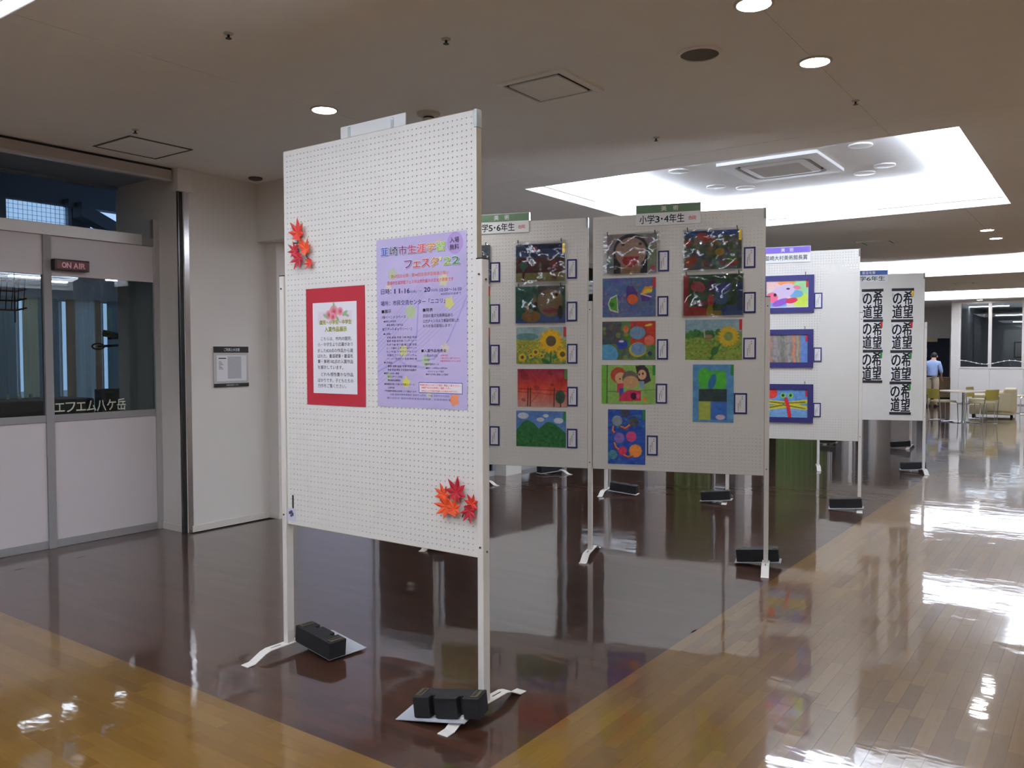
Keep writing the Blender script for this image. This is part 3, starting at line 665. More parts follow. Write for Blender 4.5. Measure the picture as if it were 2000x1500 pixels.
# ------------------------------------------------------------------ DISPLAY BOARDS
PWID, PZ0, PZ1, PT = 1.212, .655, 2.503, .030
def perforated():
    nx, nz = 47, 72; px, pz = PWID/(nx+1), (PZ1-PZ0)/(nz+1); r = .0029; K = 8
    V = []; F = []
    def sheet(yo, yi):
        # each cell: square with an octagonal hole, plus the hole wall
        for i in range(nx):
            x0 = -PWID/2 + (px*.5 + i*px if i else 0); x1 = -PWID/2 + (px*.5+(i+1)*px if i < nx-1 else PWID); hx = -PWID/2+px*(i+1)
            for j in range(nz):
                z0 = PZ0 + (pz*.5+j*pz if j else 0); z1 = PZ0 + (pz*.5+(j+1)*pz if j < nz-1 else PZ1-PZ0); hz = PZ0+pz*(j+1)
                k = len(V)
                V.extend(((x0, yo, z0), (hx, yo, z0), (x1, yo, z0), (x1, yo, hz), (x1, yo, z1), (hx, yo, z1), (x0, yo, z1), (x0, yo, hz)))
                for q in range(K):
                    a = -3*PI/4 + q*PI/4; V.append((hx+r*math.cos(a), yo, hz+r*math.sin(a)))
                for q in range(K):
                    a = -3*PI/4 + q*PI/4; V.append((hx+r*math.cos(a), yi, hz+r*math.sin(a)))
                for q in range(K):
                    n = (q+1) % K; F.append((k+q, k+n, k+8+n, k+8+q)); F.append((k+8+q, k+8+n, k+16+n, k+16+q))
    sheet(-PT/2, -PT/2+.004); n1 = len(F); sheet(PT/2, PT/2-.004)
    F[n1:] = [f[::-1] for f in F[n1:]]
    me = bpy.data.meshes.new('panel'); me.from_pydata(V, [], F); me.materials.append(PEG); return me
PEGME = perforated()
def edge_band():
    g = G(); a, h = PWID/2, PT/2
    for p, q in (((-a-.002, -h, PZ0), (-a, h, PZ1)), ((a, -h, PZ0), (a+.002, h, PZ1)), ((-a, -h, PZ0-.002), (a, h, PZ0)), ((-a, -h, PZ1), (a, h, PZ1+.002))): g.box(p, q)
    return g
def foot(g, x, l=.545, wd=.052):
    s = l/2; prof = [(-s, .004), (-s+.045, .006), (-s+.11, .038), (-.13, .046), (.13, .046), (s-.11, .038), (s-.045, .006), (s, .004)]
    t = .005; vs = []
    for y, z in prof: vs += [(x-wd/2, y, z-.004), (x+wd/2, y, z-.004), (x+wd/2, y, z+t-.004), (x-wd/2, y, z+t-.004)]
    fs = [(0, 1, 2, 3), (28, 31, 30, 29)]
    for i in range(7):
        k = 4*i; fs += [(k+a, k+4+a, k+4+(a+1) % 4, k+(a+1) % 4) for a in range(4)]
    return g.add(vs, fs)
BO = {}
def board(key, p0, p1, lab, left=True, right=True, cap=True):
    p0, p1 = Vector(p0), Vector(p1); d = (p1-p0).length; ang = math.atan2(p1.y-p0.y, p1.x-p0.x)
    t = thing('display_board', lab, 'display board', (p0.x, p0.y, 0), ang, 'white pegboard display boards on legs')
    cu = d/2; BO[key] = (p0, ang, cu, t)
    o = link('panel', PEGME, t, (cu, 0, 0)); eb = edge_band().obj('edge_band', EDGE, o)
    if cap: G().box((cu+PWID/2-.012, -PT/2-.002, PZ1-.07), (cu+PWID/2+.004, PT/2+.002, PZ1+.004)).obj('end_cap', CAPM, t, bev=.001)
    for on, x in ((left, cu-PWID/2-.019), (right, cu+PWID/2+.019)):
        if not on: continue
        p = G().box((x-.0155, -.024, .042), (x+.0155, .021, 1.893)).obj('post', POSTM, t, bev=.003)
        G().box((x-.016, -.0245, 1.8925), (x+.016, .0215, 1.897)).obj('post_cap', DARK, p)
        sgn = 1 if x > cu else -1
        for z in (.70, 1.83):
            G().cyl((x, -.024, z), (x, -.028, z), .0045, n=8).obj('bolt', BOLT, p); G().cyl((x+sgn*.015, 0, z-.02), (x+sgn*.019, 0, z-.02), .0045, n=8).obj('bolt', BOLT, p)
        f = foot(G(), x).obj('foot', POSTM, t, bev=.0012, seg=1)
        for y in (-.085, .085): G().box((x-.003, y-.03, .0455), (x+.003, y+.03, .0474)).obj('foot_slot', DARK, f)
    return t
board('b1', (-3.3597, 2.7255), (-2.1127, 2.7255), 'tall white pegboard in the foreground with lilac poster and red notice')
board('b2a', (-4.31, 4.96), (-3.146, 5.34), 'pegboard half hidden by the front board, under the grade 5 and 6 sign')
board('b2b', (-3.146, 5.34), (-1.92, 5.72), 'dim pegboard in the middle with nine paintings under the grade 3 and 4 sign', left=False)
board('b3', (-3.19, 8.17), (-1.945, 8.476), 'bright pegboard with three navy framed paintings')
board('b4', (-3.10, 11.11), (-1.89, 11.52), 'farthest right pegboard hung with seven calligraphy sheets')
board('b3a', (-4.40, 7.86), (-3.215, 8.165), 'pegboard behind the middle boards, only its left leg showing', right=False)
board('b5', (-3.80, 14.35), (-2.58, 14.35), 'pegboard behind the calligraphy board, only its feet and weights showing')
board('b6', (-5.93, 7.62), (-5.71, 8.86), 'pegboard turned sideways by the left windows, one foot showing below the boards')
def onb(key, u, z, out=0.):
    p0, ang, cu, t = BO[key]; c, s = math.cos(ang), math.sin(ang); y = -PT/2-out
    return (p0.x+c*u-s*y, p0.y+s*u+c*y, z), ang
# ------------------------------------------------------------------ painter: colour per vertex on a fine paper grid
class Pt:
    def __init__(s, asp, base, n=84):
        s.h = n if asp >= 1 else int(n*1.35); s.w = int(s.h*asp); s.a = asp
        s.Y, s.X = np.mgrid[0:1:complex(s.h), 0:asp:complex(s.w)]
        s.im = np.zeros((s.h, s.w, 3)); s.im[:] = base; s.e = 1.2/s.h
    def bl(s, k, c):
        k = np.clip(k, 0, 1)[..., None]; s.im = s.im*(1-k)+np.array(c, float)*k; return s
    def ell(s, x, y, rx, ry, c, rot=0., al=1.):
        dx, dy = s.X-x, s.Y-y; cr, sr = math.cos(rot), math.sin(rot)
        q = np.hypot((dx*cr+dy*sr)/rx, (-dx*sr+dy*cr)/ry); return s.bl(al*np.clip((1-q)*min(rx, ry)/s.e+.5, 0, 1), c)
    def poly(s, pts, c, al=1.):
        ins = np.zeros(s.X.shape, bool); n = len(pts)
        for i in range(n):
            x0, y0 = pts[i]; x1, y1 = pts[(i+1) % n]
            if y0 == y1: continue
            k = (s.Y > min(y0, y1)) & (s.Y <= max(y0, y1)); ins ^= k & (s.X < x0+(s.Y-y0)*(x1-x0)/(y1-y0))
        return s.bl(al*ins.astype(float), c)
    def rect(s, x0, y0, x1, y1, c, al=1.): return s.bl(al*((s.X >= x0) & (s.X <= x1) & (s.Y >= y0) & (s.Y <= y1)), c)
    def line(s, pts, wd, c, al=1.):
        for (x0, y0), (x1, y1) in zip(pts[:-1], pts[1:]):
            L2 = (x1-x0)**2+(y1-y0)**2+1e-9; t = np.clip(((s.X-x0)*(x1-x0)+(s.Y-y0)*(y1-y0))/L2, 0, 1)
            d = np.hypot(s.X-x0-t*(x1-x0), s.Y-y0-t*(y1-y0)); s.bl(al*np.clip((wd/2-d)/s.e+.5, 0, 1), c)
        return s
    def grad(s, y0, y1, c0, c1):
        t = np.clip((s.Y-y0)/(y1-y0), 0, 1)[..., None]; k = ((s.Y >= y0) & (s.Y <= y1))[..., None]
        s.im = np.where(k, np.array(c0)*(1-t)+np.array(c1)*t, s.im); return s
    def noise(s, amt, sc=10, mono=True):
        gh, gw = sc+2, int(sc*s.a)+2; r = np.random.randn(gh, gw, 1 if mono else 3)
        yi = s.Y*sc; xi = s.X/s.a*(gw-2); y0 = yi.astype(int); x0 = xi.astype(int); fy = (yi-y0)[..., None]; fx = (xi-x0)[..., None]
        y1 = np.minimum(y0+1, gh-1); x1 = np.minimum(x0+1, gw-1)
        v = r[y0, x0]*(1-fy)*(1-fx)+r[y1, x0]*fy*(1-fx)+r[y0, x1]*(1-fy)*fx+r[y1, x1]*fy*fx
        s.im = s.im+v*amt; return s
    def specks(s, n, x0, y0, x1, y1, r, cols, al=.8, asp=1.):
        for _ in range(n): s.ell(random.uniform(x0, x1), random.uniform(y0, y1), r*random.uniform(.6, 1.3), r*asp*random.uniform(.6, 1.3), random.choice(cols), random.uniform(0, 3), al)
        return s
    def sun(s, x, y, r, petal=(226, 186, 40), core=(96, 78, 52)):
        for k in range(18): a = k*2*PI/18; s.ell(x+r*.78*math.cos(a), y+r*.78*math.sin(a), r*.32, r*.14, petal if k % 2 else (214, 160, 36), a)
        s.ell(x, y, r*.8, r*.8, petal, 0, .85); return s.ell(x, y, r*.46, r*.46, core)
    def mesh(s, name, wd, ht, m, parent, y=0., wob=0.):
        c = np.clip(s.im, 0, 255)/255; c = np.where(c <= .04045, c/12.92, ((c+.055)/1.055)**2.4)
        H, W = s.h, s.w; x = (s.X/s.a-.5)*wd; z = (.5-s.Y)*ht
        yy = y + wob*np.sin(s.X*5+s.Y*3)*.5
        co = np.stack([x, yy+0*x, z], -1).reshape(-1, 3)
        idx = np.arange(H*W).reshape(H, W); f = np.stack([idx[1:, :-1], idx[1:, 1:], idx[:-1, 1:], idx[:-1, :-1]], -1).reshape(-1, 4)
        me = bpy.data.meshes.new(name); me.vertices.add(H*W); me.vertices.foreach_set('co', co.ravel().astype(np.float32))
        me.loops.add(f.size); me.loops.foreach_set('vertex_index', f.ravel().astype(np.int32)); me.polygons.add(len(f))
        me.polygons.foreach_set('loop_start', np.arange(0, f.size, 4, dtype=np.int32)); me.update(calc_edges=True); me.validate()
        at = me.color_attributes.new('paint', 'FLOAT_COLOR', 'POINT'); at.data.foreach_set('color', np.concatenate([c, np.ones((H, W, 1))], -1).ravel().astype(np.float32))
        me.materials.append(m); return link(name, me, parent)
def sleeve(parent, wd, ht, y, seed):
    rs = np.random.RandomState(seed); nx, nz = 34, 26; g = G(); vs = []
    ph = rs.rand(6)*6
    for j in range(nz+1):
        for i in range(nx+1):
            u, v = i/nx, j/nz; e = min(1, 6*min(u, 1-u, v, 1-v)+.15)
            d = .004*math.sin(5*u+3*v+ph[0])+.003*math.sin(9*v-4*u+ph[1])+.0022*math.sin(13*u+7*v+ph[2])+.0012*math.sin(23*u-11*v+ph[3])
            vs.append(((u-.5)*wd, y-.006-e*(.004+d), (v-.5)*ht))
    g.add(vs, [(j*(nx+1)+i, j*(nx+1)+i+1, (j+1)*(nx+1)+i+1, (j+1)*(nx+1)+i) for j in range(nz) for i in range(nx)])
    o = g.obj('plastic_sleeve', SLEEVE, parent, smooth=True, fix=False)
    for x in (-wd/2+.03, wd/2-.04):
        G().tube([(x, -.001, ht/2+.012), (x, -.012, ht/2+.006), (x+.004, -.014, ht/2-.014)], .003, 6).obj('hook', DARK, parent)
    return o
CARD = 'small navy-edged caption card '
def caption(key, r, lab):
    u0, z0, u1, z1 = r; loc, ang = onb(key, (u0+u1)/2, (z0+z1)/2, .0); wd, ht = u1-u0, z1-z0
    t = thing('caption_card', lab, 'caption card', loc, ang, 'caption cards beside the artworks')
    G().box((-wd/2, -.007, -ht/2), (wd/2, -.0005, ht/2)).obj('mount', NAVY, t, bev=.001)
    G().box((-wd/2+.011, -.0085, -ht/2+.012), (wd/2-.011, -.007, ht/2-.012)).obj('card', PAPER, t)
    g = G()
    for k, (dx, a, b, q) in enumerate(((.012, .30, .36, .005), (.012, .2, .26, .005), (.002, -.22, .2, .0025), (-.005, -.12, .14, .0025), (-.014, -.34, .02, .004))):
        z = a*ht
        while z < b*ht: g.box((dx-q/2, -.0092, z), (dx+q/2, -.0085, min(z+q*1.1, b*ht))); z += q*1.7
    g.obj('caption_lines', INK, t, fix=False)['kind'] = 'stuff'
def art(key, r, lab, p, tagm=None, slv=None, tagside=1, wob=.0):
    u0, z0, u1, z1 = r; loc, ang = onb(key, (u0+u1)/2, (z0+z1)/2, .0015); wd, ht = u1-u0, z1-z0
    t = thing('painting', lab, 'painting', loc, ang, "children's paintings on the boards")
    p.mesh('sheet', wd, ht, PRINT, t, -.0015, wob)
    if tagm: G().box((wd/2-.02, -.003, ht/2-.075), (wd/2-.001, -.0022, ht/2-.001)).obj('award_tag', tagm, t)
    if slv: sleeve(t, slv[0], slv[1], -.002, slv[2])
    return t
# --- board 2a, right column
p = Pt(1.37, (62, 84, 128)).noise(10, 7); p.ell(.75, .02, .5, .12, (36, 44, 84), 0, .7).rect(0, .36, 1.4, .78, (116, 60, 66)).rect(0, .76, 1.4, 1, (168, 158, 92)).noise(7, 16)
p.ell(.53, .13, .075, .075, (176, 54, 62)).line([(.2, 1), (.22, .72), (.2, .6)], .06, (106, 50, 50))
for k in range(9): a = -2.6+k*.27; p.line([(.21, .7), (.21+.13*math.cos(a), .66+.2*math.sin(a))], .032, (84, 134, 112))
p.ell(.69, .58, .028, .11, (112, 150, 92)).ell(.69, .68, .03, .03, (196, 190, 150)).ell(.93, .66, .05, .03, (216, 196, 196), -.3).ell(1.08, .54, .09, .08, (170, 44, 48)).ell(1.08, .6, .04, .05, (196, 160, 150)).rect(.98, .86, 1.15, .93, (150, 74, 84))
art('b2a', (.666, 2.048, 1.048, 2.327), 'night painting of red moon and tree over a maroon field', p, GOLD, (.406, .325, 3))
p = Pt(1.40, (52, 122, 104)).noise(8, 9); p.poly([(0, 1), (0, .9), (.5, .74), (1.4, .72), (1.4, 1)], (74, 108, 176)).ell(.98, .42, .36, .42, (176, 148, 100)).ell(.98, .12, .36, .2, (110, 108, 104)).ell(.98, .30, .31, .2, (178, 150, 104))
p.ell(.8, .22, .045, .04, (50, 44, 44)).ell(1.16, .24, .04, .04, (50, 44, 44)).line([(1.02, .3), (1.0, .45), (1.03, .46)], .014, (140, 108, 74)).ell(.98, .67, .21, .075, (196, 92, 98)).line([(.78, .67), (1.18, .66)], .014, (120, 40, 50)).ell(.54, .38, .05, .1, (180, 140, 90)).ell(.57, .55, .05, .13, (52, 42, 44)).ell(1.26, .72, .07, .18, (48, 40, 46)).ell(.44, .82, .27, .16, (186, 136, 70)).line([(.32, .8), (.33, .5)], .09, (186, 138, 76)).line([(.38, .5), (.44, .66)], .05, (90, 110, 100)).ell(.43, .66, .06, .05, (150, 170, 160)).noise(6, 24)
art('b2a', (.663, 1.737, 1.05, 2.013), 'painted face of a child in a blue shirt raising a hand, green background', p, None, (.4, .29, 8))
p = Pt(1.40, (150, 176, 176)).noise(8, 8); p.ell(.3, .26, .32, .1, (96, 136, 134)).rect(0, .34, 1.4, 1, (150, 152, 62)).specks(150, 0, .36, 1.4, 1, .022, [(212, 182, 50), (226, 196, 70), (96, 124, 64), (70, 110, 70), (190, 160, 40)])
p.specks(120, 0, .62, 1.4, 1, .018, [(60, 108, 70), (80, 130, 80), (100, 140, 70)], .8, 2.5)
for x, y, r in ((.17, .82, .11), (.55, .68, .1), (.42, .78, .07), (.72, .78, .07), (.34, .66, .05)): p.sun(x, y, r)
p.line([(.98, .6), (.97, .95)], .05, (50, 106, 60)).ell(.83, .93, .13, .06, (46, 104, 60), .5).ell(1.1, .8, .1, .05, (52, 110, 62), -.7).sun(1.3, .74, .16).sun(.98, .38, .31, (228, 178, 30), (98, 84, 62)).noise(6, 26)
art('b2a', (.668, 1.429, 1.056, 1.706), 'watercolour of a sunflower field with one large sunflower', p, TAGR)
p = Pt(1.36, (190, 60, 60)); p.grad(0, .5, (140, 36, 66), (206, 70, 50)).grad(.5, 1, (206, 70, 50), (196, 146, 132)).noise(9, 7)
for x, y, r in ((.2, .2, .13), (.9, .1, .09), (.52, .48, .08), (.96, .42, .06), (.16, .82, .06)): p.ell(x, y, r, r*.7, (116, 40, 50), .3, .5)
for x in (.28, .35, 1.0): p.line([(x, .98), (x+.01, .5)], .026, (72, 36, 36))
p.line([(0, .52), (1.36, .58)], .012, (82, 42, 40)).line([(0, .6), (1.36, .7)], .008, (100, 52, 48)).line([(.36, .9), (.62, .6)], .01, (100, 60, 52)).ell(1.17, .73, .13, .18, (58, 84, 66)).line([(1.18, .9), (1.18, 1)], .03, (72, 40, 36)).noise(5, 26)
art('b2a', (.677, 1.105, 1.065, 1.391), 'red sunset painting with fence posts and a dark green tree', p, TAGG)
p = Pt(1.43, (92, 130, 190)).noise(7, 8)
for x, y, a, b in ((.2, .14, .16, .09), (.7, .24, .11, .06), (.86, .13, .08, .05), (1.22, .26, .14, .08)): p.ell(x, y, a, b, (206, 212, 218))
p.poly([(0, 1), (0, .55), (.2, .3), (.34, .25), (.5, .34), (.66, .5), (.86, .32), (.96, .29), (1.15, .38), (1.43, .6), (1.43, 1)], (46, 108, 56)).specks(160, 0, .6, 1.43, 1, .03, [(40, 100, 54), (58, 122, 58), (70, 130, 66), (36, 92, 56)], .55).noise(7, 24)
art('b2a', (.666, .803, 1.055, 1.074), 'painting of two green hills under a blue cloudy sky', p, TAGG)
for (r, l) in (((1.064, 2.061, 1.138, 2.205), 'right of the red moon night painting'), ((1.062, 1.746, 1.14, 1.891), 'right of the blue shirt face painting'), ((1.064, 1.431, 1.142, 1.579), 'right of the large sunflower watercolour'), ((1.065, 1.114, 1.144, 1.259), 'right of the red sunset painting'), ((1.063, .8, 1.141, .946), 'right of the green hills painting')):
    caption('b2a', r, CARD+l)
# --- board 2a, left column (mostly hidden by the front board)
LC = [((.043, 2.043, .461, 2.338), (132, 138, 146), (96, 110, 130), None, 'grey painting whose edge shows beside the front board, topmost of five', (.43, .31, 5)), ((.042, 1.739, .457, 2.023), (112, 170, 70), (200, 190, 60), TAGR, 'bright green painting whose edge shows beside the front board, second down', None),
      ((.042, 1.426, .454, 1.707), (40, 60, 110), (70, 90, 140), TAGR, 'navy painting whose edge shows beside the front board, third down', None), ((.042, 1.104, .45, 1.39), (150, 160, 84), (180, 170, 100), TAGG, 'olive painting whose edge shows beside the front board, fourth down', None), ((.042, .785, .451, 1.072), (140, 156, 90), (200, 70, 70), TAGG, 'green and red painting whose edge shows beside the front board, lowest', None)]
for r, c0, c1, tg, l, sl in LC:
    p = Pt(1.44, c0).noise(10, 8); p.specks(40, 0, .4, 1.44, 1, .06, [c1, tuple(int(v*.8) for v in c0)], .7).noise(6, 22); art('b2a', r, l, p, tg, sl)
for r, l in (((.461, 2.053, .539, 2.204), 'highest beside the post of the front board'), ((.457, 1.737, .536, 1.885), 'second down beside the post of the front board'), ((.458, 1.427, .533, 1.576), 'third down beside the post of the front board'), ((.454, 1.113, .533, 1.258), 'fourth down beside the post of the front board'), ((.451, .801, .53, .951), 'lowest beside the post of the front board')):
    caption('b2a', r, CARD+l)
# --- board 2b
p = Pt(1.28, (176, 172, 166)).noise(8, 6, False); p.ell(1.12, .6, .2, .3, (150, 172, 130), 0, .8).ell(.1, .3, .12, .25, (180, 150, 170), 0, .6).ell(.06, .78, .12, .12, (120, 140, 150), 0, .7).ell(.62, .42, .45, .42, (58, 54, 62)).rect(.17, .5, .36, 1, (56, 50, 54)).rect(.8, .5, 1.05, 1, (58, 54, 74)).ell(.62, .46, .40, .37, (206, 170, 150)).poly([(.32, .55), (.92, .55), (.86, 1), (.4, 1)], (198, 158, 118)).ell(.62, .5, .38, .34, (208, 172, 152))
p.ell(.42, .27, .045, .03, (84, 84, 88)).ell(.86, .26, .045, .035, (84, 84, 88)).poly([(.36, .58), (.84, .57), (.78, .74), (.66, .84), (.54, .83), (.42, .74)], (190, 44, 50)).ell(.62, .76, .1, .05, (214, 80, 84)).ell(.62, .44, .06, .09, (216, 184, 164)).ell(1.19, .88, .055, .06, (200, 50, 90)).noise(5, 24)
art('b2b', (.14, 2.086, .502, 2.37), 'painted girl with a wide red smile in a shiny sleeve', p, None, (.415, .30, 21))
p = Pt(1.38, (92, 108, 150)).noise(10, 8, False); p.specks(90, 0, 0, 1.38, 1, .035, [(80, 110, 160), (150, 120, 150), (70, 130, 170), (110, 90, 140), (170, 120, 120), (90, 150, 170)], .6)
p.poly([(.14, .66), (.2, .5), (.38, .42), (.42, .9), (.2, .84)], (214, 206, 210)).poly([(.16, .66), (.22, .53), (.37, .46), (.39, .86), (.22, .8)], (84, 160, 50)).ell(.25, .68, .06, .06, (50, 120, 40)).poly([(.62, .3), (.66, .2), (.8, .22), (.92, .4), (.9, .62), (.7, .7), (.62, .6)], (80, 60, 130)).ell(.78, .55, .14, .13, (214, 96, 50)).poly([(1.0, .4), (1.1, .24), (1.3, .22), (1.28, .36), (1.06, .46)], (232, 140, 40)).poly([(1.02, .42), (1.12, .3), (1.29, .3), (1.28, .38)], (220, 200, 60)).poly([(.98, .44), (1.28, .42), (1.24, .6), (1.02, .62)], (96, 66, 140)).line([(1.0, .42), (1.26, .5)], .03, (220, 216, 220)).noise(6, 24)
art('b2b', (.108, 1.772, .497, 2.054), 'blue painting with green, orange and rainbow striped fish', p, TAGR)
p = Pt(1.38, (92, 122, 72)).noise(12, 7, False); p.rect(0, 0, .5, .6, (80, 72, 92), .8).rect(.75, 0, 1.4, .6, (196, 60, 46), .95).specks(50, 0, 0, 1.38, 1, .06, [(70, 110, 70), (160, 170, 60), (110, 80, 90), (70, 80, 130)], .5)
p.ell(.12, .86, .3, .26, (90, 160, 196)).ell(.92, .3, .2, .17, (116, 150, 180)).ell(.92, .74, .22, .19, (200, 180, 60)).ell(.94, .72, .19, .16, (112, 146, 184)).ell(.52, .6, .14, .13, (44, 70, 160)).ell(.5, .52, .07, .03, (220, 200, 210)).ell(1.22, .5, .13, .13, (222, 110, 90)).ell(1.24, .84, .06, .06, (56, 62, 110)).ell(1.1, .94, .05, .05, (60, 130, 70)).ell(1.2, .1, .1, .03, (210, 200, 70), -.2).ell(.62, .2, .07, .1, (206, 110, 70)).noise(7, 24)
art('b2b', (.106, 1.46, .496, 1.739), 'abstract painting of pale circles on red and green', p)
p = Pt(1.39, (146, 186, 96)).noise(6, 7); p.rect(0, 0, .13, 1, (112, 176, 64)).line([(.15, 0), (.14, 1)], .03, (66, 92, 60)).line([(.15, .68), (.6, .7)], .02, (70, 110, 110)).line([(1.0, .66), (1.39, .62)], .014, (90, 130, 80))
p.ell(.44, .26, .2, .2, (176, 74, 48)).ell(.5, .34, .15, .15, (222, 174, 130)).ell(.74, .34, .2, .19, (110, 100, 90)).ell(.76, .44, .2, .16, (204, 158, 112)).poly([(.88, .02), (1.1, 0), (1.2, .1), (1.28, .4), (1.1, .5), (.95, .4)], (60, 46, 56)).ell(1.05, .25, .11, .13, (226, 176, 136)).ell(.48, .36, .02, .02, (40, 40, 50)).ell(1.07, .22, .022, .03, (40, 36, 44)).ell(.98, .24, .02, .03, (40, 36, 44))
p.rect(.4, .48, .58, .72, (206, 60, 84)).rect(.46, .6, .58, .92, (74, 90, 170)).poly([(.46, .94), (.46, .8), (.7, .64), (1.02, .66), (1.02, .92)], (200, 50, 84)).ell(.84, .8, .08, .09, (70, 26, 50)).ell(.95, .8, .05, .06, (226, 90, 120)).rect(.98, .42, 1.1, .6, (140, 160, 190)).ell(1.12, .88, .06, .05, (220, 140, 60)).noise(6, 24)
art('b2b', (.101, 1.139, .496, 1.422), 'painting of three children on bright green', p, TAGG)
p = Pt(.69, (48, 84, 170)).noise(10, 9); p.specks(40, 0, 0, .69, 1, .03, [(60, 110, 190), (70, 150, 150), (40, 70, 150)], .6)
for x, y, r, c in ((.17, .21, .09, (142, 156, 160)), (.47, .22, .09, (82, 84, 96)), (.32, .06, .08, (70, 72, 90)), (.21, .52, .09, (138, 110, 180)), (.43, .49, .09, (216, 80, 130)), (.27, .76, .075, (216, 60, 96)), (.51, .75, .11, (238, 144, 62)), (.09, .83, .08, (84, 140, 150))):
    for k in range(12): a = k*PI/6; p.ell(x+r*.75*math.cos(a), y+r*.75*math.sin(a), r*.34, r*.34, c)
    p.ell(x, y, r*.8, r*.8, c)
for pts in ([(.24, .32), (.32, .35), (.4, .29)], [(.12, .62), (.15, .7), (.2, .74)], [(.3, .84), (.38, .87), (.45, .84)], [(.1, .32), (.09, .4), (.12, .43)]): p.line(pts, .035, (206, 46, 50)).line([(a, b-.012) for a, b in pts], .014, (236, 196, 60))
p.noise(7, 30); art('b2b', (.149, .696, .425, 1.097), 'tall blue painting of round fireworks-like blossoms', p, TAGG)
p = Pt(1.44, (110, 124, 112)).noise(16, 6, False); p.rect(0, 0, 1.44, .14, (60, 96, 160), .9).specks(90, 0, .15, 1.44, 1, .07, [(70, 120, 70), (160, 70, 60), (90, 100, 130), (180, 170, 130), (60, 90, 60), (190, 120, 70), (120, 130, 150)], .55).ell(.5, .16, .2, .1, (190, 70, 66), .3).ell(.17, .78, .17, .11, (190, 84, 50), -.5).ell(.1, .3, .12, .09, (180, 80, 60)).ell(.9, .56, .12, .1, (200, 160, 60)).ell(1.2, .78, .15, .12, (110, 140, 60)).ell(1.25, .86, .14, .05, (190, 70, 60), -.3).noise(8, 22)
art('b2b', (.697, 2.095, 1.09, 2.367), 'mottled colourful painting with glaring sleeve under the grade 3 and 4 sign', p, GOLD, (.41, .30, 34))
p = Pt(1.42, (66, 96, 66)).noise(7, 7); p.rect(0, 0, .13, .8, (180, 44, 50)).rect(0, .78, .6, 1, (184, 50, 46)).rect(.9, .76, 1.42, 1, (60, 96, 156)).rect(1.28, .2, 1.42, .9, (50, 70, 120)).ell(.72, .42, .56, .42, (46, 92, 54)).ell(.35, .3, .18, .14, (206, 80, 88), .4).ell(.68, .28, .13, .15, (88, 52, 96)).ell(.95, .34, .22, .12, (70, 84, 166), -.4).ell(.32, .54, .2, .14, (40, 106, 62)).ell(.9, .6, .17, .14, (76, 116, 156)).ell(.66, .64, .08, .16, (206, 74, 84)).ell(.46, .7, .14, .06, (150, 46, 60)).ell(.64, .9, .08, .16, (206, 176, 48)).rect(.7, .88, .92, 1, (190, 150, 60)).noise(6, 24)
art('b2b', (.693, 1.772, 1.101, 2.059), 'dark green painting of balloon shapes edged in red', p, None, (.43, .31, 40))
p = Pt(1.38, (136, 166, 176)).noise(8, 8); p.grad(.3, .45, (120, 150, 120), (120, 146, 70)).rect(0, .44, 1.38, 1, (134, 154, 62)).specks(12, 0, .3, 1, .44, .09, [(62, 116, 54), (52, 104, 50)], .9).specks(150, 0, .48, 1.38, 1, .03, [(96, 140, 50), (150, 160, 70), (120, 116, 50), (76, 124, 50), (160, 176, 80)], .7).line([(.46, .24), (.48, .44)], .03, (190, 180, 170)).rect(.5, .38, .66, .46, (160, 110, 100)).ell(.72, .78, .13, .08, (48, 104, 48), -1.0).line([(.86, .6), (.62, .98)], .05, (50, 110, 50)).sun(1.05, .42, .24, (206, 176, 46), (130, 150, 80)).noise(7, 26)
art('b2b', (.707, 1.459, 1.098, 1.743), 'watercolour of one nodding sunflower over a green field', p, TAGR)
p = Pt(.69, (92, 146, 190)).noise(6, 8); p.rect(.1, .1, .56, .42, (84, 170, 90)).ell(.2, .22, .11, .16, (78, 180, 60)).ell(.46, .28, .11, .14, (84, 182, 60)).ell(.33, .3, .06, .14, (52, 110, 160), .3).rect(.1, .42, .58, .66, (52, 66, 64)).rect(.1, .64, .34, 1, (180, 186, 70), .9).rect(.3, .64, .58, 1, (56, 104, 190), .85).ell(.47, .91, .08, .045, (206, 186, 200)).rect(.11, .96, .58, 1, (92, 146, 190)).noise(6, 26)
art('b2b', (.761, 1.018, 1.043, 1.426), 'tall light blue painting of a window view with trees', p, TAGG)
for (r, l) in (((.513, 2.091, .59, 2.24), 'right of the wide red smile painting'), ((.509, 1.773, .586, 1.916), 'right of the striped fish painting'), ((.508, 1.461, .585, 1.608), 'right of the pale circles painting'), ((.5, 1.144, .58, 1.288), 'right of the three children painting'), ((.436, .767, .514, .912), 'right of the tall blue blossom painting'),
               ((1.105, 2.095, 1.183, 2.24), 'right of the glaring mottled painting'), ((1.105, 1.784, 1.187, 1.929), 'right of the balloon shapes painting'), ((1.105, 1.464, 1.191, 1.613), 'right of the nodding sunflower painting'), ((1.044, 1.08, 1.134, 1.227), 'right of the tall window view painting')):
    caption('b2b', r, CARD+l)
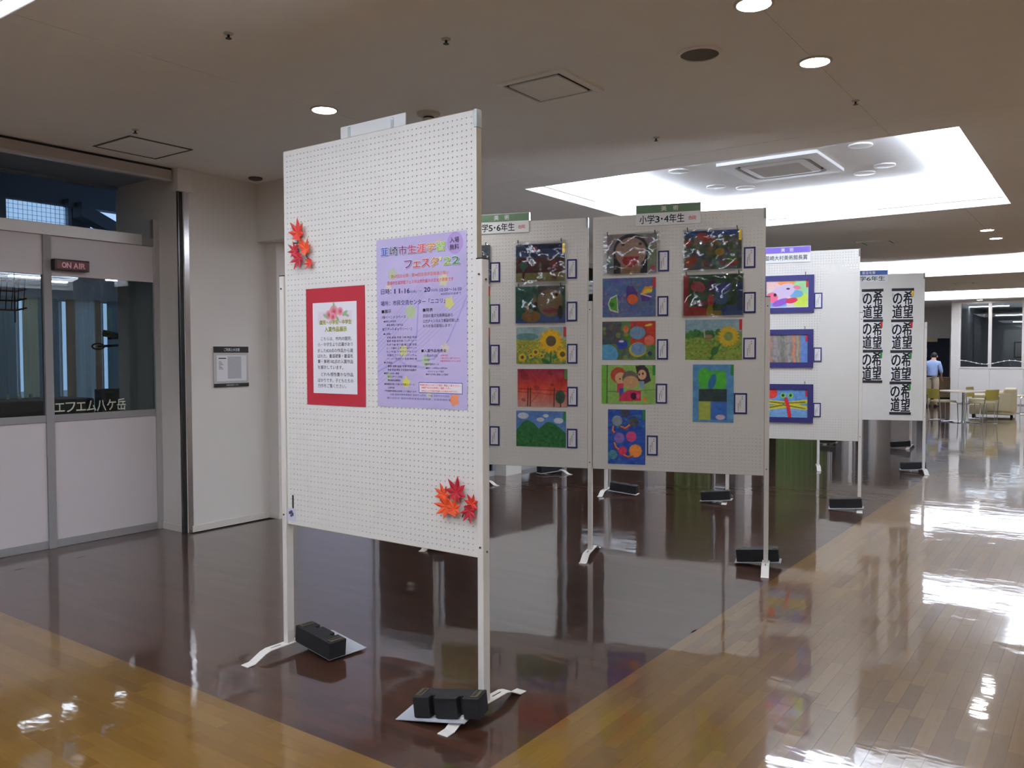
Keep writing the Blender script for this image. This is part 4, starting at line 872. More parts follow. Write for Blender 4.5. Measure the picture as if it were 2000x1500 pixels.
# --- board 3, framed paintings
def framed(key, r, pr, lab, p, tagm):
    u0, z0, u1, z1 = r; loc, ang = onb(key, (u0+u1)/2, (z0+z1)/2, 0); wd, ht = u1-u0, z1-z0
    t = thing('framed_painting', lab, 'painting', loc, ang, 'navy framed paintings')
    bd = .052
    g = G(); g.box((-wd/2, -.014, -ht/2), (wd/2, -.001, -ht/2+bd)).box((-wd/2, -.014, ht/2-bd), (wd/2, -.001, ht/2)).box((-wd/2, -.014, -ht/2+bd), (-wd/2+bd, -.001, ht/2-bd)).box((wd/2-bd, -.014, -ht/2+bd), (wd/2, -.001, ht/2-bd))
    g.obj('frame', NAVYF, t); p.mesh('sheet', wd-2*bd, ht-2*bd, PRINT, t, -.004)
    G().box((wd/2-bd-.022, -.0055, ht/2-bd-.07), (wd/2-bd-.002, -.0045, ht/2-bd)).obj('award_tag', tagm, t)
    G().tube([(wd/2-.08, -.004, ht/2-.004), (wd/2-.08, -.006, ht/2+.03)], .003, 6).obj('hook', DARK, t)
p = Pt(1.42, (226, 216, 206)); p.ell(.2, .1, .5, .2, (240, 190, 190), 0, .7).ell(.7, .08, .3, .12, (240, 140, 70), 0, .9).ell(1.2, .3, .3, .4, (140, 210, 140), 0, .8).ell(1.2, .75, .28, .3, (196, 222, 70), 0, .9).ell(.3, .9, .4, .14, (110, 160, 230), 0, .9).ell(1.0, .5, .25, .14, (90, 150, 220), 0, .8).ell(.56, .42, .46, .26, (214, 196, 226), -.5).ell(.2, .62, .2, .2, (224, 110, 140), .2).ell(.5, .8, .3, .12, (140, 90, 190), -.35).ell(.86, .74, .2, .1, (200, 50, 80), -.2).ell(.3, .52, .05, .06, (30, 26, 40)).ell(.74, .3, .06, .035, (40, 36, 50)).ell(1.04, .26, .13, .07, (220, 120, 150), .2).ell(.06, .7, .03, .05, (60, 30, 40)).rect(0, 0, 1.42, .035, (236, 234, 236)).rect(0, .965, 1.42, 1, (236, 234, 236)).rect(1.39, 0, 1.42, 1, (236, 234, 236)).noise(4, 18, False)
framed('b3', (.335, 1.905, .836, 2.274), None, 'navy framed painting of a pink spotted pig, highest of three', p, TAGR)
p = Pt(1.45, (134, 128, 122)).noise(8, 7); p.rect(1.22, 0, 1.45, 1, (96, 130, 190))
for x, c, wd in ((.1, (210, 110, 90), .07), (.3, (150, 140, 150), .12), (.55, (110, 110, 104), .14), (.75, (150, 146, 140), .08), (.95, (222, 120, 90), .08), (1.08, (170, 150, 120), .08), (.02, (120, 130, 150), .06)): p.line([(x, 0), (x+.04, .4), (x, .7), (x+.06, 1)], wd, c, .8)
p.specks(26, .2, 0, 1.1, 1, .03, [(150, 148, 146), (104, 102, 100), (170, 164, 156)], .5, 2.5).noise(5, 20)
framed('b3', (.342, 1.363, .834, 1.741), None, 'navy framed grey painting of tree bark, middle of three', p, TAGR)
p = Pt(1.45, (98, 146, 206)).noise(9, 7); p.ell(.16, .14, .22, .2, (210, 60, 50)).rect(0, .7, 1.45, 1, (130, 170, 210), .6)
for y0, y1 in ((.45, .5), (.68, .56)): p.line([(0, y0), (.75, y1+.02), (1.4, y0-.02)], .15, (206, 194, 50)).line([(.02, y0), (.6, y1), (1.36, y0)], .05, (90, 90, 50), .8)
p.line([(.68, .35), (.76, .6), (.82, .95)], .13, (190, 34, 44)).ell(.58, .22, .1, .1, (130, 196, 90)).ell(.85, .22, .1, .1, (130, 196, 90)).ell(.58, .22, .05, .05, (30, 60, 40)).ell(.85, .22, .05, .05, (30, 60, 40)).noise(7, 24)
framed('b3', (.349, .818, .837, 1.2), None, 'navy framed painting of a red and yellow dragonfly, lowest of three', p, TAGR)
for r, l in (((.837, 1.941, .912, 2.095), 'right of the framed pig painting'), ((.835, 1.421, .911, 1.561), 'right of the framed tree bark painting'), ((.838, .878, .909, 1.019), 'right of the framed dragonfly painting')): caption('b3', r, CARD+l)
# --- header signs
def sign(key, u0, u1, z0, z1, lab, top, lines, frac=.40):
    loc, ang = onb(key, (u0+u1)/2, (z0+z1)/2, .001); wd, ht = u1-u0, z1-z0
    t = thing('header_sign', lab, 'sign', loc, ang)
    G().box((-wd/2, -.006, -ht/2), (wd/2, -.001, ht/2)).obj('backing', WHITE, t, bev=.0012)
    zt = ht/2-ht*frac
    G().box((-wd/2+.004, -.0075, zt), (wd/2-.004, -.006, ht/2-.004)).obj('colour_strip', top, t)
    for x in (-wd/2-.004, wd/2+.001): G().box((x, -.0065, zt), (x+.003, .02, ht/2)).obj('acrylic_edge', CLEAR, t)
    for body, x0, x1, z, h, m, y in lines: chars(t, body, x0, x1, z, h, y, m, .012)
    return t
wd = .46
def school(txt, red, top='美　術'):
    return [(top, -.05, .075, .044, .036, PAPER, -.0082), (txt, -.205, .118, -.029, .058, SUMI, -.0068)] + ([(red, .142, .196, -.032, .026, INKR, -.0068)] if red else [])
sign('b2a', .312, .772, 2.421, 2.568, 'green and white grade 5 and 6 art sign beside the front board', GRN, school('小学5・6年生', '合同'))
sign('b2b', .352, .812, 2.421, 2.570, 'green and white grade 3 and 4 art sign on the middle board', GRN, school('小学3・4年生', '合同'))
sign('b3', .344, .802, 2.40, 2.557, 'purple and white museum director prize sign on the framed paintings board', PUR, [('美　術', -.05, .07, .046, .036, PAPER, -.0082), ('韮崎大村美術館長賞', -.2, .2, -.03, .044, INK, -.0068)])
sign('b4', .36, .819, 2.408, 2.558, 'blue and white grade 6 calligraphy sign on the farthest right board', BLU, [('書道毛筆', -.075, .085, .044, .036, PAPER, -.0082), ('小学6年生', -.19, .20, -.03, .056, SUMI, -.0068)])
# the white sign hooked on the rear of the front board
t = thing('header_sign', 'blank white back of a sign rising above the front board', 'sign', (-3.3597+.6, 2.7255+PT/2+.004, 2.50))
G().box((-.21, 0, -.09), (.205, .005, .072)).obj('backing', WHITE, t, bev=.001)
for x in (-.15, .125): G().box((x-.008, -.003, -.02), (x+.008, 0, .062)).obj('clip', CLEAR, t, bev=.001); G().tube([(x-.025, -.022, .004), (x-.015, -.012, .008), (x-.005, -.002, .006)], .003, 6).obj('hook', DARK, t)
# ------------------------------------------------------------------ calligraphy sheets
def calligraphy(u0, u1, z0, z1, tagm, lab, last, tilt=0.):
    loc, ang = onb('b4', (u0+u1)/2, (z0+z1)/2, .001); wd, ht = u1-u0, z1-z0
    t = thing('calligraphy_sheet', lab, 'calligraphy', loc, ang, 'calligraphy sheets on the farthest right board')
    G().box((-wd/2, -.003, -ht/2), (wd/2, -.001, ht/2)).obj('sheet', PAPER, t)
    G().box((-wd/2-.004, -.009, ht/2-.004), (wd/2+.004, -.001, ht/2+.03)).obj('top_bar', INK, t, bev=.002)
    if last: G().box((-wd/2-.004, -.009, -ht/2-.03), (wd/2+.004, -.001, -ht/2+.002)).obj('bottom_bar', INK, t, bev=.002)
    s = ht*.47
    j = lambda a: random.uniform(-a, a)
    for c, x, z in (('希', .245, .24), ('望', .245, -.24), ('の', -.24, .24), ('道', -.24, -.24)):
        glyphs(G(), c, x*wd-.43*wd/2+j(.004), x*wd+.44*wd/2+j(.004), z*ht+j(.004), s*random.uniform(.94, 1.04), -.0038, 0, .022).obj('brush_character', SUMI, t, fix=False)
    g = G()
    for k in range(7): g.box((-wd/2+.006, -.0037, ht*.4-k*.012), (-wd/2+.013, -.003, ht*.4-k*.012+.007))
    g.obj('signature_marks', INK, t, fix=False)['kind'] = 'stuff'
    if tagm: G().box((wd/2-.026, -.0045, ht/2-.075), (wd/2-.001, -.0038, ht/2-.005)).obj('award_tag', tagm, t)
L0, L1, R0, R1 = .520, .766, .872, 1.12
zs = [(2.291, 1.94), (1.905, 1.553), (1.518, 1.158)]
for i, ((a, b), tg, l) in enumerate(zip(zs, (None, TAGR, TAGG), ('top calligraphy sheet without a tag in the left column', 'red tagged calligraphy sheet, middle of the left column', 'green tagged calligraphy sheet, bottom of the left column'))):
    calligraphy(L0, L1, b, a, tg, l, i == 2)
zs = [(2.291, 1.936), (1.90, 1.548), (1.512, 1.152), (1.116, .757)]
for i, ((a, b), tg, l) in enumerate(zip(zs, (GOLD, TAGR, TAGG, TAGG), ('gold tagged calligraphy sheet at the top of the right column', 'red tagged calligraphy sheet, second down in the right column', 'green tagged calligraphy sheet, third down in the right column', 'green tagged calligraphy sheet at the very bottom of the right column'))):
    calligraphy(R0-i*.004, R1-i*.006, b, a, tg, l, i == 3)
# ------------------------------------------------------------------ front board: poster, notice, leaves
cmap = {'k': INK, 'n': INKN, 'r': INKR, 'o': INKO, 'y': INKY, 'g': INKG}
loc, ang = onb('b1', (.655+1.178)/2, (1.268+2.017)/2, .001); W_, H_ = .523, .749
t = thing('event_poster', 'lilac festival poster with rainbow lettering on the front board', 'poster', loc, ang)
p = Pt(W_/H_, (188, 176, 214), 150).noise(3, 6)
def pp(x, y): return (x/H_+W_/H_/2, .5-y/H_)          # poster metres -> painter units
def swirl(pts, wd, c, al): p.line([pp(*q) for q in pts], wd, c, al)
for k in range(5):
    o = .02*k; swirl([(-.26, -.06-o), (-.16, .02-o), (-.05, .12-o), (.02, .19-o)], .01, (168, 156, 204), .5); swirl([(-.26, -.2-o), (-.1, -.1-o), (.05, .0-o), (.17, .09-o), (.26, .15-o)], .008, (170, 158, 206), .5)
swirl([(-.01, .08), (-.02, -.06), (-.12, -.16), (-.26, -.22)], .008, (150, 140, 200), .7); swirl([(-.02, -.17), (.08, -.16), (.16, -.08), (.24, .06), (.26, .1)], .008, (152, 142, 204), .7); swirl([(-.2, -.13), (-.08, -.19), (.04, -.2)], .012, (162, 150, 206), .6)
def leaf(x, y, r, c, al, rot=0.):
    x, y = pp(x, y); r /= H_; pts = []
    for k in range(10): a = rot+k*PI/5; q = r*(1, .92, .82, .82, .92)[k//2] if k % 2 == 0 else r*.60; pts.append((x+q*math.sin(a), y-q*math.cos(a)))
    p.poly(pts, c, al*.8)
for x, y, r, c, al, ro in ((-.165, .215, .035, (170, 196, 120), .7, .3), (-.055, .045, .042, (176, 204, 120), .8, 0), (.165, .075, .034, (214, 212, 90), .9, .5), (.135, .175, .038, (214, 212, 140), .8, .2), (-.1, -.125, .036, (214, 216, 110), .8, .4), (-.085, -.265, .03, (220, 216, 60), .95, .1), (.03, -.17, .034, (174, 206, 140), .8, .7), (.14, -.115, .03, (222, 206, 170), .8, .2), (.11, .33, .028, (226, 180, 150), .7, .3), (-.02, .255, .02, (208, 216, 80), .8, 0), (-.19, .16, .026, (226, 206, 170), .7, .6), (.19, -.335, .035, (232, 130, 70), 1, .9), (.05, -.315, .02, (222, 216, 130), .8, .2), (-.19, -.24, .02, (176, 206, 130), .8, .1)): leaf(x, y, r, c, al, ro)
x, y = pp(.199, .327); p.ell(x, y, .056, .060, (166, 132, 196)); p.ell(x, y, .052, .056, (180, 152, 210))
p.mesh('sheet', W_, H_, POSTP, t, -.001)
T1 = [(44, 84, 186), (60, 60, 96), (110, 40, 120), (176, 36, 110), (204, 48, 66), (206, 130, 56), (150, 190, 40)]; T2 = [(120, 50, 130), (196, 40, 90), (200, 44, 66), (200, 130, 50), (226, 214, 110), (140, 186, 60), (60, 130, 90)]
def rainbow(body, x0, x1, z, h, cols):
    n = len(body); fr = [1.]*n if body.startswith('韮') else [1, 1, 1, 1, .45, .95, .95]; tot = sum(fr); x = x0; gw = G(); gs = G()
    for c, f, q in zip(body, fr, cols):
        wdt = (x1-x0)*f/tot; a, b = x+wdt*.06, x+wdt*.94; zz = z if c != "'" else z
        if c == "'": a, b = x+wdt*.2, x+wdt*.6
        glyphs(gs, c, a+.0018, b+.0018, zz-.002, h, -.0014, 0, .06); glyphs(gw, c, a, b, zz, h, -.0017, 0, .06)
        glyphs(G(), c, a, b, zz, h, -.0021, 0, .022).obj('title_character', mat('title_ink_%d_%d_%d' % q, q, .6, noise=.05), t, fix=False); x += wdt
    gs.obj('title_shadow', mat('title_shadow', (84, 80, 110), .7, noise=.02), t, fix=False)['kind'] = 'stuff'; gw.obj('title_outline', PAPER, t, fix=False)['kind'] = 'stuff'
gs = {}
for body, x0, x1, z, h, c, bold in POSTER:
    if c == 'T1': rainbow(body, x0, x1, z, .036, T1)
    elif c == 'T2': rainbow(body, x0, x1, z, .040, T2)
    else: glyphs(gs.setdefault(c, G()), body, x0, x1, z, h, -.0018, 0, bold)
G().box((-.009, -.0016, -.309), (.236, -.0011, -.261)).obj('notice_border', mat('box_blue', (60, 96, 176), .6, noise=.03), t, bev=.0004)
G().box((-.006, -.0018, -.306), (.233, -.0015, -.264)).obj('notice_panel', mat('box_cream', (232, 222, 226), .6, noise=.02), t)
gs2 = G(); gs2.v = [(a, -.0022, b) if b < -.26 and b > -.31 and a > -.01 else (a, y_, b) for a, y_, b in gs['r'].v]; gs2.f = gs['r'].f; gs2.m = gs['r'].m; gs['r'] = gs2
for c, g in gs.items(): g.obj('lettering', cmap[c], t, fix=False)['kind'] = 'stuff'
loc, ang = onb('b1', .377, 1.5405, .001)
t = thing('notice', 'white notice with roses mounted on crimson card, front board', 'notice', loc, ang)
G().box((-.201, -.002, -.2795), (.201, -.0005, .2795)).obj('mount', CRIM, t)
p = Pt(.302/.433, (228, 226, 232), 110); pn = lambda x, y: ((x+.153)/.433, (.2095-y)/.433)
x, y = pn(0, .146); p.rect(x-.27, y-.05, x+.27, y+.09, (226, 208, 220), .9)
for dx, y0, r in ((-.04, .15, .022), (-.005, .165, .03), (.038, .165, .02), (-.012, .14, .02)):
    x, y = pn(dx, y0); p.ell(x, y, r/.433, r/.433, (222, 150, 160)).ell(x, y, r*.6/.433, r*.6/.433, (206, 110, 124)).ell(x+.005, y, r*.25/.433, r*.25/.433, (170, 70, 90))
for dx, y0, a, ro in ((-.062, .145, .018, .5), (.07, .155, .02, -.6), (.085, .145, .014, .3), (-.005, .195, .014, 1.5), (.02, .13, .016, .9)): x, y = pn(dx, y0); p.ell(x, y, a/.433, a*.45/.433, (140, 172, 130), ro)
o = p.mesh('sheet', .302, .433, POSTP, t, -.0026); o.location = (-.002, 0, -.007)
gs = {}
for body, x0, x1, z, h, c, bold in NOTICE:
    if c == 'y': glyphs(gs.setdefault('w', G()), body, x0-.001, x1+.001, z, h, -.0030, 0, .06)
    glyphs(gs.setdefault(c, G()), body, x0, x1, z, h, -.0033, 0, bold)
cmap['w'] = mat('pale_halo', (226, 226, 170), .7, noise=.02)
for c, g in gs.items(): g.obj('lettering', cmap[c], t, fix=False)['kind'] = 'stuff'
loc, ang = onb('b1', .046, .704, .0005)
t = thing('sticker', 'small pale sticker at the lower left corner of the front board', 'sticker', loc, ang)
G().box((-.031, -.001, -.032), (.031, -.0002, .032)).obj('sheet', mat('sticker_paper', (206, 206, 222), .6, noise=.03), t)
g = G()
for x, z, s in ((-.012, .008, .007), (.0, .012, .009), (.008, .002, .008), (-.002, -.006, .006)): g.box((x-s, -.0014, z-s), (x+s, -.001, z+s))
g.obj('print', mat('plum_ink', (96, 74, 110), .7, noise=.05), t, fix=False)['kind'] = 'stuff'
loc, ang = onb('b1', .059, .77, .0005); tag(G().box((-.0045, -.002, -.033), (.0045, -.0003, .033)).obj('tape_strip', BLACK, None, loc=loc, rz=ang), 'short black tape strip above the corner sticker on the front board', 'tape')
REDS = [mat('maple_scarlet', (206, 50, 36), .55, noise=.16, nscale=40), mat('maple_crimson', (176, 28, 44), .55, noise=.16, nscale=40), mat('maple_orange', (222, 78, 34), .55, noise=.16, nscale=40)]
def sprig(lab, leaves, twig):
    cx = sum(l[0] for l in leaves)/len(leaves); cz = sum(l[1] for l in leaves)/len(leaves); loc, ang = onb('b1', cx, cz, .0)
    t = thing('maple_sprig', lab, 'maple leaves', loc, ang)
    for i, (u, z, r, rot, ci, out) in enumerate(leaves):
        g = G(); pts = []; lob = [(0, 1), (44, .92), (90, .80), (138, .58)]
        angs = [(-a, l) for a, l in lob[::-1]] + lob[1:]
        for k, (a, l) in enumerate(angs):
            ar = math.radians(a); pts.append((r*l*math.sin(ar), r*l*math.cos(ar), .010*l*l))
            if k < len(angs)-1:
                b, l2 = angs[k+1]
                mid = math.radians((a+b)/2)
                for d in (.30,):
                    am = math.radians(a+.26*(b-a)); pts.append((r*l*.66*math.sin(am), r*l*.66*math.cos(am), .003))
                pts.append((r*.44*math.sin(mid), r*.44*math.cos(mid), .001))
                am = math.radians(a+.74*(b-a)); pts.append((r*l2*.66*math.sin(am), r*l2*.66*math.cos(am), .003))
        c, s = math.cos(rot), math.sin(rot); fold = .25
        vs = [(0, -out, 0)] + [(x*c-y*s, -out-d-abs(x)*fold*.3, x*s+y*c) for x, y, d in pts]
        n = len(pts); fs = [(0, k+1, k+2) for k in range(n-1)] + [(0, n, 1)]
        vs2 = [(a, b+.0006, cc) for a, b, cc in vs]; m = n+1
        g.add(vs+vs2, fs+[tuple(q+m for q in f[::-1]) for f in fs]+[(k+1, m+k+1, m+(k+1) % n+1, (k+1) % n+1) for k in range(n)])
        g.obj('leaf', REDS[ci], t, fix=False, loc=(u-cx, 0, z-cz))
    for q in twig: G().tube([(a-cx, -.006, b-cz) for a, b in q], .0022, 6).obj('twig', mat('dark_twig', (58, 50, 52), .7, noise=.1), t)
sprig('red maple sprig at the upper left of the front board', [(.130, 2.094, .075, -.12, 0, .012), (.190, 2.012, .058, -.5, 2, .016), (.110, 2.010, .052, .9, 1, .012), (.142, 1.972, .062, 2.7, 1, .018), (.216, 1.948, .040, 2.6, 0, .012), (.156, 2.034, .034, .6, 2, .009)],
      [[(.125, 2.06), (.122, 2.04), (.13, 2.0)], [(.09, 2.052), (.122, 2.046)], [(.12, 2.046), (.15, 2.025), (.20, 1.96)]])
sprig('orange and red maple sprig at the lower right of the front board', [(1.124, .918, .075, -.2, 1, .012), (1.052, .900, .056, .2, 2, .012), (1.072, .852, .066, 1.4, 2, .016), (1.115, .848, .058, -.3, 2, .020), (1.196, .848, .056, 3.4, 1, .016), (1.206, .878, .050, -.4, 0, .012)],
      [[(1.15, .815), (1.165, .85), (1.168, .868)], [(1.16, .84), (1.2, .868), (1.215, .862)], [(1.116, .885), (1.112, .87), (1.085, .875)]])
# ------------------------------------------------------------------ wall notice by the studio
t = thing('wall_notice', 'framed usage notice with black header on the left wall', 'notice', (-6.3, 4.502, 1.40), PI/2)
G().box((-.178, -.012, -.178), (.178, -.0005, .178)).obj('frame', ALU, t, bev=.002)
G().box((-.178, -.014, .123), (.178, -.012, .177)).obj('header', BLACK, t); G().box((-.178, -.014, -.177), (.178, -.012, -.146)).obj('footer', BLACK, t)
G().box((-.15, -.0135, -.125), (.155, -.012, .10)).obj('sheet', PAPER, t); G().box((-.04, -.0142, -.105), (.10, -.0136, .09)).obj('plan_print', mat('pale_print', (186, 186, 190), .7, noise=.2, nscale=120), t)
g = G(); g.box((-.13, -.0142, .07), (-.055, -.0136, .079))
for k in range(6): g.box((-.13, -.0142, .045-k*.013), (-.105+.01*(k % 3), -.0136, .049-k*.013))
g.obj('print_lines', INK, t, fix=False)['kind'] = 'stuff'; g = glyphs(G(), 'ご利用上の注意', -.075, .085, .15, .026, -.0145, 0, .01); glyphs(g, '市民交流センター', -.055, .075, -.161, .014, -.0145); g.obj('lettering', PAPER, t, fix=False)['kind'] = 'stuff'
# ------------------------------------------------------------------ iron weights on felt mats
def weight_proto(flip):
    L_, D, Hh = .29, .10, .085; n0, nd, nw = .062, .034, .026
    a, b = L_/2, D/2
    out = [(-a, -b), (-n0-nw/2, -b), (-n0-nw/2+.004, -b+nd), (-n0+nw/2-.004, -b+nd), (-n0+nw/2, -b), (n0-nw/2, -b), (n0-nw/2+.004, -b+nd), (n0+nw/2-.004, -b+nd), (n0+nw/2, -b), (a, -b), (a, b), (-a, b)]
    if flip: out = [(x, -y) for x, y in out]
    g = G(); g.prism(out, lambda x, y, d: (x, y, d), 0, Hh)
    return g, a, b, Hh
def weight(x, y, ang, tilt, z, lab, mlab, mat_off=(0, 0), msize=(.315, .135), mrot=.0, flip=True):
    t = thing('iron_weight', lab, 'weight', (x, y, z), ang, 'black iron weights on the board feet'); t.rotation_euler = (0, -tilt, ang)
    g, a, b, Hh = weight_proto(flip); bl = g.obj('block', IRON, t, bev=.004, seg=2)
    for sx in (-1, 1):
        G().box((sx*(a-.024)-.016, -b+.012, Hh-.001), (sx*(a-.024)+.016, b-.012, Hh+.004)).obj('worn_pad', RUST, t, bev=.002)
        G().box((sx*(a-.026)-.005, -b+.02, Hh+.0035), (sx*(a-.026)+.005, b-.02, Hh+.0046)).obj('slot', BLACK, t)
    # felt mat draped below the block
    m = thing('felt_mat', mlab, 'mat', (x+mat_off[0], y+mat_off[1], 0), ang+mrot, 'grey felt mats under the weights')
    nx, ny = 14, 8; vs = []; st = math.tan(tilt); cr, sr = math.cos(mrot), math.sin(mrot)
    lx, ly = mat_off[0]*math.cos(ang)+mat_off[1]*math.sin(ang), -mat_off[0]*math.sin(ang)+mat_off[1]*math.cos(ang)
    for j in range(ny+1):
        for i in range(nx+1):
            u, v = (i/nx-.5)*msize[0], (j/ny-.5)*msize[1]; bx = lx+u*cr-v*sr
            h = z-.004+bx*st
            ex = max(0, abs(bx)-.15); h = max(.004, h-ex*.35 if bx*tilt > 0 else h)
            vs.append((u, v, h))
    k = len(vs); fs = [(j*(nx+1)+i, j*(nx+1)+i+1, (j+1)*(nx+1)+i+1, (j+1)*(nx+1)+i) for j in range(ny) for i in range(nx)]
    vs += [(a_, b_, c_-.0035) for a_, b_, c_ in vs[:k]]; ed = [i for i in range(nx+1)]+[(j+1)*(nx+1)-1 for j in range(1, ny+1)]+[ny*(nx+1)+i for i in range(nx-1, -1, -1)]+[j*(nx+1) for j in range(ny-1, 0, -1)]
    fs += [tuple(q+k for q in f[::-1]) for f in fs]+[(ed[q], k+ed[q], k+ed[(q+1) % len(ed)], ed[(q+1) % len(ed)]) for q in range(len(ed))]
    G().add(vs, fs).obj('felt', FELT, m, smooth=True)
WM = 'grey felt mat under the iron weight '
weight(-2.165, 2.575, .30, .10, .032, 'black iron weight nearest the camera, on the right foot of the front board', WM+'nearest the camera', (-.075, .03), (.31, .24), -.04, False)
weight(-3.20, 2.785, -.10, -.10, .030, 'black iron weight on the left foot of the front board', WM+'at the left foot of the front board', (-.01, .075), (.30, .23), 0)
weight(-2.02, 5.80, .27, .08, .032, 'black iron weight at the right foot of the middle board', WM+'at the right foot of the middle board')
weight(-3.22, 8.00, .22, .10, .032, 'black iron weight at the left foot of the framed paintings board', WM+'at the left foot of the framed paintings board')
weight(-2.04, 8.30, .22, .08, .032, 'black iron weight at the right foot of the framed paintings board', WM+'at the right foot of the framed paintings board')
weight(-4.22, 7.90, .20, -.10, .030, 'black iron weight seen under the middle board, left of the others', WM+'seen farthest left below the middle board')
weight(-2.03, 11.56, .30, .06, .032, 'black iron weight at the right foot of the calligraphy board', WM+'at the right foot of the calligraphy board')
weight(-2.68, 14.22, .12, .10, .032, 'black iron weight far back, right foot of the board behind the calligraphy', WM+'far back behind the calligraphy board')
weight(-3.80, 14.20, .10, .08, .032, 'black iron weight far back, just under the framed paintings board', WM+'far back under the framed paintings board')
weight(-4.18, 4.99, .30, -.10, .030, 'black iron weight mostly hidden behind the lower edge of the front board', WM+'showing just below the front board', (.05, -.08), (.34, .26), .2)
weight(-5.72, 8.72, 1.2, .05, .032, 'black iron weight on the sideways board foot by the left windows', WM+'on the sideways foot by the left windows')
# ------------------------------------------------------------------ far seating
def chair(x, y, rz, lab, bm_):
    t = thing('cafe_chair', lab, 'chair', (x, y, 0), rz, 'cafe chairs at the far table')       # faces +x
    g = G(); pts = [(math.cos(a)*.23*(1.0 if math.cos(a) < 0 else 1.05), math.sin(a)*.225) for a in np.linspace(0, 2*PI, 28, endpoint=False)]
    pts = [(max(-.21, min(.23, px*1.12)), max(-.21, min(.21, py*1.12))) for px, py in pts]
    g.prism(pts, lambda a, b, d: (a, b, d), .425, .465); g.obj('seat', CHS, t, bev=.012, smooth=True)
    g = G(); vs = []; fs = []
    for j in range(5):
        for i in range(9):
            u = (i/8-.5)*.40; z = .50+j/4*.22; vs.append((-.235-.03*(j/4)+.05*(u/.2)**2*.5, u, z))
    k = 45; fs = [(j*9+i, j*9+i+1, (j+1)*9+i+1, (j+1)*9+i) for j in range(4) for i in range(8)]
    vs += [(a-.014, b, c) for a, b, c in vs]; ed = list(range(9))+[17, 26, 35, 44]+list(range(43, 35, -1))+[27, 18, 9]
    fs += [tuple(q+k for q in f[::-1]) for f in fs]+[(ed[q], k+ed[q], k+ed[(q+1) % len(ed)], ed[(q+1) % len(ed)]) for q in range(len(ed))]
    g.add(vs, fs).obj('backrest', bm_, t, smooth=True)
    for s in (-1, 1):
        G().tube([(.17, s*.19, .43), (.20, s*.215, .40), (.215, s*.22, .012), (-.19, s*.22, .012), (-.22, s*.215, .40), (-.25, s*.20, .58)], .010, 8).obj('leg_frame', CHROME, t)
    G().tube([(.17, -.19, .425), (.17, .19, .425)], .009, 8).obj('cross_bar', CHROME, t)
    return t
chair(-2.26, 20.5, PI-.55, 'olive backed chair at the right of the round table', CHB)
chair(-3.03, 20.6, .75, 'olive backed chair at the left of the round table', CHB)
chair(-2.42, 21.75, -.25, 'olive backed chair seen edge-on behind the round table', CHB)
chair(-1.66, 24.0, PI+.3, 'orange backed chair cut by the right edge of the photo', CHO)
t = thing('cafe_table', 'round pale table with chrome pedestal at the far end', 'table', (-2.6, 20.4, 0))
G().lathe([(.46, .665), (.465, .675), (.465, .687), (.46, .693), (.0005, .693)], (0, 0, 0), 40).obj('tabletop', TTOP, t, smooth=True)
G().cyl((0, 0, .03), (0, 0, .668), .032, n=20).obj('pedestal', CHROME, t, smooth=True); G().lathe([(.30, 0), (.30, .012), (.06, .03), (.0005, .032)], (0, 0, 0), 36).obj('base', CHROME, t, smooth=True)
t = thing('sofa', 'cream leather armchair sofa behind the round table at the far end', 'sofa', (-2.28, 22.85, 0), .06)
G().box((-.48, -.46, .06), (.45, .46, .30)).obj('base', SOFA, t, bev=.03, smooth=True); G().box((-.5, -.34, .30), (.26, .34, .43)).obj('seat_cushion', SOFA, t, bev=.05, seg=4, smooth=True); G().box((-.44, -.33, .43), (.24, .33, .52)).obj('top_cushion', SOFA, t, bev=.04, seg=4, smooth=True)
G().box((.22, -.48, .10), (.48, .48, .67)).obj('backrest', SOFA, t, bev=.05, seg=4, smooth=True)
for s in (-1, 1): G().box((-.12, s*.41-.09, .12), (.40, s*.41+.09, .58)).obj('armrest', SOFA, t, bev=.05, seg=4, smooth=True)
for sx in (-.4, .38):
    for sy in (-.38, .38): G().cyl((sx, sy, 0), (sx, sy, .07), .02, .025, 10).obj('leg', DARK, t)
# ------------------------------------------------------------------ the man at the far end
def skin(name, V, E, R, m, parent, root=0, sub=1, cutf=None):
    me = bpy.data.meshes.new(name); me.from_pydata(V, E, [])
    bm = bmesh.new(); bm.from_mesh(me); ly = bm.verts.layers.skin.verify(); bm.verts.ensure_lookup_table()
    for i, v in enumerate(bm.verts):
        r = R[i] if isinstance(R[i], tuple) else (R[i], R[i]); v[ly].radius = r; v[ly].use_root = (i == root)
    bm.to_mesh(me); bm.free()
    o = bpy.data.objects.new(name, me); COL.objects.link(o)
    md = o.modifiers.new('skin', 'SKIN'); md.use_smooth_shade = True; sb = o.modifiers.new('sub', 'SUBSURF'); sb.levels = sub; sb.render_levels = sub
    dg = bpy.context.evaluated_depsgraph_get(); me2 = bpy.data.meshes.new_from_object(o.evaluated_get(dg)); me2.name = name
    bpy.data.objects.remove(o); me2.materials.clear(); me2.materials.append(m); me2.polygons.foreach_set('use_smooth', [True]*len(me2.polygons))
    return link(name, me2, parent)
man = thing('person', 'person in pale blue shirt and beige trousers, seen from behind, head bowed', 'person', (-4.10, 26.0, 0), -.15); man.scale = (.93, .93, .93)   # faces +y
